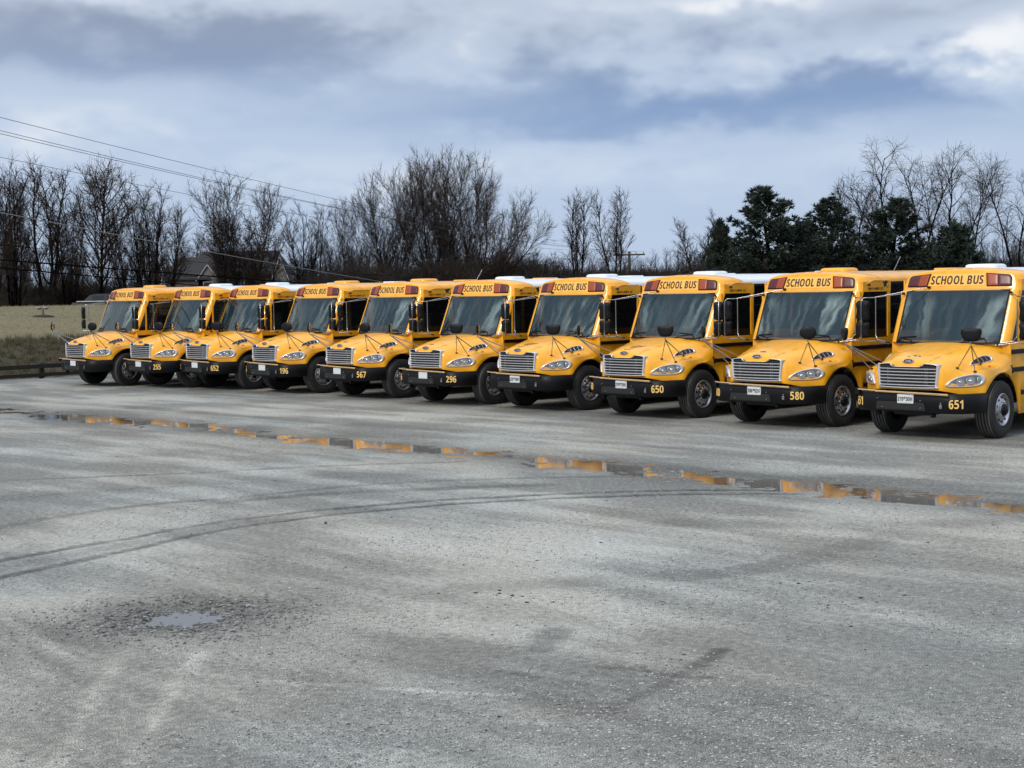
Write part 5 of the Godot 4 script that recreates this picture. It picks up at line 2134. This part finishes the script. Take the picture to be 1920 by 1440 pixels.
func conifer_meshes(seed_: int, h: float, width: float, bottom: float, ragged: float) -> Array:
	rng.seed = seed_
	var spine := wander(Vector3(0, -0.4, 0), Vector3.UP, h * 0.96, 8, 0.03, 0.1)
	add_limb(spine, h * 0.022, 0.03, 7)
	var trunk := flush()
	var limbs := []
	var tuft := []
	var n := 78
	for k in n:
		var t := lerpf(bottom, 0.985, pow((floorf(k / 6.0) * 6.0 + rng.randf() * 2.0) / n, 0.9))
		t = minf(t, 0.985)
		var q := along_pts(spine, t)
		var e := (t - bottom) / (1.0 - bottom)
		var reach := width * (0.25 + 0.75 * pow(sin(PI * clampf(0.14 + 0.86 * (1.0 - e), 0.0, 1.0) * 0.62), 0.8)) * (1.0 - 0.72 * pow(e, 1.4))
		reach *= rng.randf_range(1.0 - ragged, 1.0 + 0.35 * ragged)
		var a := k * 2.4 + rng.randf_range(-0.4, 0.4)
		var d := Vector3(cos(a), lerpf(0.0, 0.9, e * e), sin(a)).normalized()
		var pts := wander(q[0], d, reach, 5, 0.09, 0.07)
		add_limb(pts, maxf(0.02, 0.06 * (1.0 - e)), 0.012, 4)
		var m := maxi(7, int(54.0 * reach / width))
		for j in m:
			var u := lerpf(0.22, 1.0, (j + rng.randf()) / m)
			var s := along_pts(pts, minf(u, 0.99))
			var off := turned(s[1], rng.randf_range(0.5, 1.3), rng.randf() * TAU) * rng.randf_range(0.05, 0.62) * (1.15 - 0.5 * u) * 0.8
			tuft.append([s[0] + off + Vector3.UP * 0.06, (s[1] + off.normalized() * 0.7 + Vector3.UP * 0.45).normalized()])
	var wood := flush()
	var vs := PackedVector3Array()
	var ns := PackedVector3Array()
	var cs := PackedColorArray()
	for f in tuft:
		var tone := rng.randf_range(0.65, 1.5)
		var col := Color(0.017 * tone, 0.028 * tone, 0.019 * tone)
		for j in 13:
			var d: Vector3 = (f[1] * 0.8 + Vector3(rng.randfn(0, 0.6), rng.randfn(0, 0.5), rng.randfn(0, 0.6))).normalized()
			var w := d.cross(Vector3(rng.randfn(), rng.randfn(), rng.randfn())).normalized() * 0.046
			var l := rng.randf_range(0.22, 0.42)
			var nn := d.cross(w).normalized()
			vs.append_array([f[0] - w, f[0] + w, f[0] + d * l])
			ns.append_array([nn, nn, nn])
			cs.append_array([col, col, col * 1.2])
	var arr := []
	arr.resize(Mesh.ARRAY_MAX)
	arr[Mesh.ARRAY_VERTEX] = vs
	arr[Mesh.ARRAY_NORMAL] = ns
	arr[Mesh.ARRAY_COLOR] = cs
	var needles := ArrayMesh.new()
	needles.add_surface_from_arrays(Mesh.PRIMITIVE_TRIANGLES, arr)
	return [trunk, wood, needles]

func place_conifer(meshes: Array, x: float, depth: float, scale_: Vector3, turn: float, label: String) -> void:
	var t := thing("pine_tree", label, "pine tree", at(x, depth, land(x, depth) - 0.05), "pines behind the right-hand buses")
	t.rotation.y = turn
	t.scale = scale_
	part(t, "trunk", meshes[0], M.bark_dark)
	part(t, "branches", meshes[1], M.bark_dark)
	part(t, "needles", meshes[2], M.needle).set_meta("kind", "stuff")

func build_trees() -> void:
	var oval := func(t: float) -> float: return 0.55 + 0.6 * sin(PI * clampf(t * 0.9 + 0.05, 0, 1)) - 0.45 * t
	var column := func(t: float) -> float: return 0.9 - 0.45 * t
	var fan := func(t: float) -> float: return 0.7 + 0.35 * t - 0.35 * t * t
	var upright := {"stems": 6, "spread": 17.0, "lean": 0.0, "reach": 0.93, "wob": 0.045, "up": 0.05, "thick": 0.0105, "n1": 16, "from": 0.2, "a1": 30.0, "l1": 0.26, "up1": 0.10, "n2": 8, "a2": 32.0, "l2": 0.10, "up2": 0.06, "n3": 8, "l3": 0.055, "shape": column}
	var round_ := {"stems": 1, "spread": 3.0, "lean": 0.0, "reach": 0.95, "wob": 0.03, "up": 0.05, "thick": 0.016, "n1": 46, "from": 0.24, "a1": 48.0, "l1": 0.34, "up1": 0.12, "n2": 11, "a2": 38.0, "l2": 0.11, "up2": 0.05, "n3": 8, "l3": 0.055, "shape": oval}
	var spreading := {"stems": 9, "spread": 44.0, "lean": 0.18, "reach": 0.95, "wob": 0.05, "up": 0.03, "thick": 0.0095, "n1": 24, "from": 0.14, "a1": 27.0, "l1": 0.30, "up1": 0.05, "n2": 9, "a2": 28.0, "l2": 0.12, "up2": 0.03, "n3": 8, "l3": 0.06, "shape": fan}
	var bushy := {"stems": 8, "spread": 34.0, "lean": 0.0, "reach": 0.94, "wob": 0.05, "up": 0.04, "thick": 0.0075, "n1": 26, "from": 0.14, "a1": 32.0, "l1": 0.32, "up1": 0.08, "n2": 9, "a2": 32.0, "l2": 0.11, "up2": 0.05, "n3": 6, "l3": 0.055, "shape": fan}
	var thin := {"stems": 3, "spread": 13.0, "lean": 0.0, "reach": 0.93, "wob": 0.06, "up": 0.05, "thick": 0.0115, "n1": 20, "from": 0.28, "a1": 36.0, "l1": 0.22, "up1": 0.12, "n2": 9, "a2": 36.0, "l2": 0.10, "up2": 0.05, "n3": 6, "l3": 0.05, "shape": column}
	var elm := {"stems": 4, "spread": 22.0, "lean": 0.0, "reach": 0.96, "wob": 0.075, "up": 0.035, "thick": 0.0125, "n1": 13, "from": 0.42, "a1": 40.0, "l1": 0.24, "up1": 0.06, "n2": 9, "a2": 42.0, "l2": 0.10, "up2": -0.01, "n3": 7, "l3": 0.06, "shape": fan}
	var oak := bushy.duplicate()
	oak.merge({"leaves": 0.33, "stems": 5, "spread": 20.0, "reach": 0.97}, true)
	var up_a := tree_meshes(101, 9.5, upright)
	var up_b := tree_meshes(102, 9.5, upright)
	var rd_a := tree_meshes(103, 9.5, round_)
	var oak_a := tree_meshes(105, 10.0, oak)
	var sp_a := tree_meshes(106, 12.0, spreading)
	var bu_a := tree_meshes(107, 12.0, bushy)
	var bu_b := tree_meshes(108, 12.0, bushy)
	var th_a := tree_meshes(109, 9.0, thin)
	var th_b := tree_meshes(110, 9.0, thin)
	var el_a := tree_meshes(111, 13.0, elm)
	var el_b := tree_meshes(112, 13.0, elm)
	var std := [M.bark, M.twig, M.dead_leaf]
	var dark := [M.bark_dark, M.twig, M.dead_leaf]
	var pale := [M.bark_pale, M.twig_pale, M.dead_leaf]
	# [meshes, materials, kind, x, depth, height, width factor, turn, label], the heights of the prototypes divided out
	var list := [
		[up_a, dark, "upright_bare_tree", -32.07, 98.0, 9.56, 1.00, 0.3, "tall dark multi-stemmed bare tree at the left edge of the view"],
		[up_b, std, "upright_bare_tree", -34.71, 101.0, 9.59, 1.10, 1.3, "dark bare tree cut by the left edge, behind its neighbour"],
		[th_a, std, "thin_bare_tree", -31.40, 104.0, 9.85, 1.15, 2.0, "slim leaning bare tree right of the leftmost clump"],
		[up_b, std, "upright_bare_tree", -28.48, 99.0, 7.53, 0.80, 0.5, "shorter bare tree between the leaning one and the single-trunked one"],
		[rd_a, dark, "oval_bare_tree", -25.67, 97.0, 9.20, 1.00, 0.2, "tall single-trunked bare tree with an oval crown above the farthest bus"],
		[up_a, std, "upright_bare_tree", -27.03, 108.0, 7.34, 0.85, 2.2, "low bare tree behind the oval-crowned one"],
		[up_b, dark, "upright_bare_tree", -23.63, 99.0, 8.03, 0.95, 3.9, "upright many-stemmed bare tree left of the house"],
		[th_b, std, "thin_bare_tree", -23.07, 104.0, 6.57, 1.00, 1.2, "short bare tree at the left end of the house roof"],
		[oak_a, dark, "leaf_keeping_tree", -19.77, 112.0, 9.39, 1.00, 0.8, "bare tree keeping brown leaves in front of the house"],
		[rd_a, std, "oval_bare_tree", -20.60, 109.0, 6.40, 0.85, 2.6, "bare tree with fine twigs screening the left gable of the house"],
		[up_a, std, "upright_bare_tree", -17.55, 108.0, 5.60, 0.90, 1.7, "low many-stemmed bare tree screening the right gable of the house"],
		[up_b, dark, "upright_bare_tree", -14.04, 106.0, 6.92, 0.95, 5.0, "narrow upright bare tree right of the house"],
		[th_a, pale, "thin_bare_tree", -13.98, 120.0, 5.31, 0.80, 0.4, "small pale bare tree right of the narrow upright one"],
		[th_b, pale, "thin_bare_tree", -37.25, 180.0, 6.97, 1.10, 0.9, "pale far bare tree behind the house roof"],
		[bu_b, std, "bushy_bare_tree", -10.02, 112.0, 7.66, 0.75, 2.6, "bare tree at the left side of the big central clump"],
		[bu_a, dark, "bushy_bare_tree", -7.88, 106.0, 8.86, 0.80, 1.0, "dark bare tree in the big central clump, left of the tallest"],
		[bu_b, dark, "bushy_bare_tree", -5.84, 104.0, 10.18, 0.85, 0.2, "tallest bare tree of the central clump"],
		[bu_a, std, "bushy_bare_tree", -3.90, 107.0, 10.13, 0.85, 4.0, "tall bare tree of the central clump, right of the tallest"],
		[sp_a, dark, "spreading_bare_tree", -2.17, 103.0, 8.59, 0.85, 0.0, "wide spreading bare tree at the right of the central clump"],
		[th_a, pale, "thin_bare_tree", 4.66, 104.0, 7.20, 0.90, 4.4, "thin vine-wrapped bare tree right of the central clump, left of a pair"],
		[th_b, pale, "thin_bare_tree", 6.92, 103.0, 7.31, 0.90, 2.0, "thin bare tree with ragged stems, right of a pair near the utility pole"],
		[up_a, pale, "upright_bare_tree", 14.74, 118.0, 6.31, 1.25, 4.6, "pale fine-twigged bare tree left of the pines"],
		[th_a, pale, "thin_bare_tree", 28.02, 122.0, 8.95, 1.20, 3.1, "pale small bare tree between two pines"],
		[el_a, std, "tall_bare_tree", 30.03, 112.0, 11.51, 1.05, 0.6, "tall open bare tree rising behind the pines, left of its upright-limbed neighbour"],
		[el_b, std, "tall_bare_tree", 33.98, 114.0, 11.22, 0.95, 2.4, "tall bare tree with upright limbs behind the rightmost pine"],
		[el_a, pale, "tall_bare_tree", 36.54, 110.0, 11.17, 0.95, 3.6, "tall bare tree at the right edge of the view"],
		[up_b, pale, "upright_bare_tree", 42.49, 128.0, 4.91, 1.00, 0.2, "low pale bare tree under the right-hand edge tree"],
	]
	for t in list:
		var box_: AABB = t[0][1].get_aabb()
		var tall: float = t[5] + 1.3 * smoothstep(28.5, 34.0, beyond_fence(t[3], t[4]))
		var sy: float = 1.06 * tall / box_.end.y
		var mid_: Vector3 = Basis(Vector3.UP, t[7]) * box_.get_center() * sy * t[6]
		place_tree(t[2], t[0], t[1], t[3] - (mid_.x if t[2] != "spreading_bare_tree" else 0.0), t[4], Vector3(sy * t[6], sy, sy * t[6]), t[7], t[8], "bare trees behind the buses")
	var big := conifer_meshes(201, 9.0, 3.9, 0.05, 0.45)
	var mid := conifer_meshes(202, 9.0, 3.7, 0.08, 0.5)
	var low := conifer_meshes(203, 6.0, 3.2, 0.02, 0.4)
	var spire := conifer_meshes(204, 6.0, 1.9, 0.08, 0.5)
	for c in [
		[3, 14.37, 104.0, 5.87, 0.75, 0.5, "smallest pine, left of the broad one"],
		[0, 17.15, 100.0, 8.04, 1.25, 0.2, "broad tall dark pine, largest of the row"],
		[1, 19.91, 103.0, 6.18, 1.00, 2.9, "shorter pine pressed against the right side of the broadest pine"],
		[1, 21.72, 101.0, 7.62, 1.15, 1.4, "dark pine with open lower limbs in the middle of the row"],
		[0, 25.42, 102.0, 7.43, 1.35, 3.3, "dark pine in front of the tall bare tree"],
		[2, 28.89, 99.0, 7.05, 1.05, 4.4, "low bushy pine, rightmost of the row"],
	]:
		var sy: float = (c[3] + 1.3 * smoothstep(28.5, 34.0, beyond_fence(c[1], c[2]))) / [big, mid, low, spire][c[0]][2].get_aabb().end.y
		place_conifer([big, mid, low, spire][c[0]], c[1], c[2], Vector3(sy * c[4], sy, sy * c[4]), c[5], c[6])
	build_brush()

func build_brush() -> void:
	# tangled undergrowth below the trees, and the woods far behind
	rng.seed = 77
	for k in 46:
		var a := rng.randf() * TAU
		var sp := rng.randf_range(0.05, 0.6)
		var d := Vector3(cos(a) * sin(sp), cos(sp), sin(a) * sin(sp))
		var base := Vector3(rng.randf_range(-1.1, 1.1), -0.2, rng.randf_range(-1.1, 1.1))
		var p := wander(base, d, rng.randf_range(1.6, 3.4), 4, 0.13, 0.02)
		add_limb(p, 0.022, 0.008, 3)
		for m in 9:
			var q := along_pts(p, rng.randf_range(0.15, 0.98))
			var p2 := wander(q[0], turned(q[1], rng.randf_range(0.4, 1.1), rng.randf() * TAU), rng.randf_range(0.4, 1.2), 3, 0.15, 0.03)
			add_limb(p2, 0.011, 0.007, 3)
			for w in 4:
				var q3 := along_pts(p2, rng.randf_range(0.2, 0.98))
				add_limb(wander(q3[0], turned(q3[1], rng.randf_range(0.4, 1.1), rng.randf() * TAU), rng.randf_range(0.2, 0.6), 2, 0.15, 0.0), 0.008, 0.006, 3)
	var bush := flush()
	var mm := MultiMesh.new()
	mm.transform_format = MultiMesh.TRANSFORM_3D
	mm.mesh = bush
	var where := []
	for k in 900:
		var depth := rng.randf_range(100.0, 135.0)
		var x := rng.randf_range(-0.40, 0.40) * depth
		if beyond_fence(x, depth) < 22.0 and depth < 112.0:
			if x > 0.0:
				pass
			elif beyond_fence(x, depth) < 27.0:
				continue
		var px := 960.0 + 2850.0 * x / depth
		var tall := 0.85
		if px > 1010.0 and px < 1330.0:
			tall = 0.6
		elif px > 290.0 and px < 545.0:
			tall = 0.7
		where.append([x, depth, tall * rng.randf_range(0.7, 1.15)])
	mm.instance_count = where.size()
	for k in where.size():
		var w = where[k]
		mm.set_instance_transform(k, Transform3D(Basis(Vector3.UP, rng.randf() * TAU).scaled(Vector3(1.1, w[2], 1.1)), at(w[0], w[1], land(w[0], w[1]) - 0.1)))
	var o := MultiMeshInstance3D.new()
	o.name = "undergrowth"
	o.multimesh = mm
	o.material_override = M.bramble
	o.set_meta("kind", "stuff")
	o.set_meta("label", "tangled brown undergrowth below the bare trees")
	add_child(o)
	var far := MultiMesh.new()
	far.transform_format = MultiMesh.TRANSFORM_3D
	rng.seed = 500
	var column := func(t: float) -> float: return 0.9 - 0.45 * t
	var wood := {"stems": 2, "spread": 9.0, "lean": 0.0, "reach": 0.95, "wob": 0.05, "up": 0.05, "thick": 0.014, "n1": 13, "from": 0.3, "a1": 38.0, "l1": 0.26, "up1": 0.1, "n2": 6, "a2": 36.0, "l2": 0.12, "up2": 0.04, "n3": 3, "l3": 0.07, "shape": column}
	var a := tree_meshes(301, 8.0, wood)
	var st := SurfaceTool.new()
	st.append_from(a[0], 0, Transform3D())
	st.append_from(a[1], 0, Transform3D())
	far.mesh = st.commit()
	rng.seed = 78
	far.instance_count = 420
	for k in 420:
		var depth := rng.randf_range(150.0, 235.0)
		var x := rng.randf_range(-0.40, 0.40) * depth
		var px := 960.0 + 2850.0 * x / depth
		var s := rng.randf_range(0.52, 0.80) * (0.88 if px > 1000.0 and px < 1340.0 else 1.0)
		if absf(x + 31.0) < 10.0 and depth < 170.0:
			depth += 30.0
		far.set_instance_transform(k, Transform3D(Basis(Vector3.UP, rng.randf() * TAU).scaled(Vector3(s, s, s)), at(x, depth, land(x, depth) - 0.2)))
	o = MultiMeshInstance3D.new()
	o.name = "far_woods"
	o.multimesh = far
	o.material_override = M.twig_pale
	o.set_meta("kind", "stuff")
	o.set_meta("label", "far bare woods seen between the nearer trees")
	add_child(o)

# ------------------------------------------------------------------ power lines

func utility_pole(label: String, x: float, depth: float, top: float, arm: float, turn: float) -> void:
	var base := minf(0.0, land(x, depth)) - 0.3
	var t := thing("utility_pole", label, "utility pole", at(x, depth, base))
	t.rotation.y = turn
	var h := top - base
	var st := new_st()
	tube(st, [Vector3(0, 0, 0), Vector3(0, h * 0.5, 0), Vector3(0, h + 0.15, 0)], 0.16, 9, 0.11)
	part(t, "pole", finish(st), M.pole_wood)
	st = new_st()
	box(st, Vector3(0, h - 0.12, 0.13), Vector3(arm, 0.14, 0.11), 0.01)
	part(t, "crossarm", finish(st), M.pole_wood)
	for s in [-1.0, 1.0]:
		st = new_st()
		beam(st, Vector3(s * arm * 0.32, h - 0.18, 0.14), Vector3(0, h - 0.85, 0.14), 0.05, 0.05, 0.006)
		part(t, "brace", finish(st), M.pole_wood)
	for x2 in [-0.46, -0.22, 0.22, 0.46]:
		st = new_st()
		tube(st, [Vector3(x2 * arm, h - 0.05, 0.13), Vector3(x2 * arm, h + 0.16, 0.13)], 0.05, 8, 0.03)
		part(t, "insulator", finish(st), M.steel)

func cable(label: String, a: Vector3, b: Vector3, sag: float, r: float, m: Material) -> void:
	var pts := []
	for k in 41:
		var t := k / 40.0
		pts.append(a.lerp(b, t) + Vector3.DOWN * sag * 4.0 * t * (1.0 - t))
	var st := new_st()
	tube(st, pts, r, 5)
	var o := solo("power_line", finish(st), m)
	tag(o, label, "cable", "overhead cables")

func build_lines() -> void:
	utility_pole("dark wooden utility pole with one crossarm beyond the woods, right of centre", 10.2, 130.0, 5.65, 2.7, -0.2)
	cable("topmost thin grey overhead line, sloping from the upper left", Vector3(-16.13, 8.23, -34.00), Vector3(9.00, 5.80, -129.9), 0.55, 0.008, M.wire)
	cable("upper of the close pair of grey overhead lines", Vector3(-16.15, 7.89, -34.00), Vector3(9.60, 5.80, -129.9), 0.75, 0.008, M.wire)
	cable("lower of the close pair of grey overhead lines", Vector3(-15.96, 7.73, -33.60), Vector3(10.80, 5.80, -129.9), 0.80, 0.008, M.wire)
	cable("faint grey overhead line crossing the left treetops", Vector3(-16.19, 7.13, -34.00), Vector3(11.40, 5.80, -129.9), 0.95, 0.007, M.wire)
	cable("pale sagging cable crossing in front of the house", Vector3(-17.20, 6.02, -36.00), Vector3(1.68, 1.76, -112.00), 0.30, 0.015, M.wire_pale)
	cable("thick black cable, upper of two low ones at left", Vector3(-17.29, 4.32, -36.00), Vector3(1.69, 2.23, -112.00), 0.15, 0.026, M.wire_black)
	cable("thick black cable, lowest at left", Vector3(-17.29, 4.19, -36.00), Vector3(-2.25, 1.63, -112.00), 0.15, 0.022, M.wire_black)
	cable("thin dark cable just above the thick black pair", Vector3(-17.27, 4.72, -36.00), Vector3(1.70, 3.25, -112.00), 0.25, 0.008, M.wire_black)
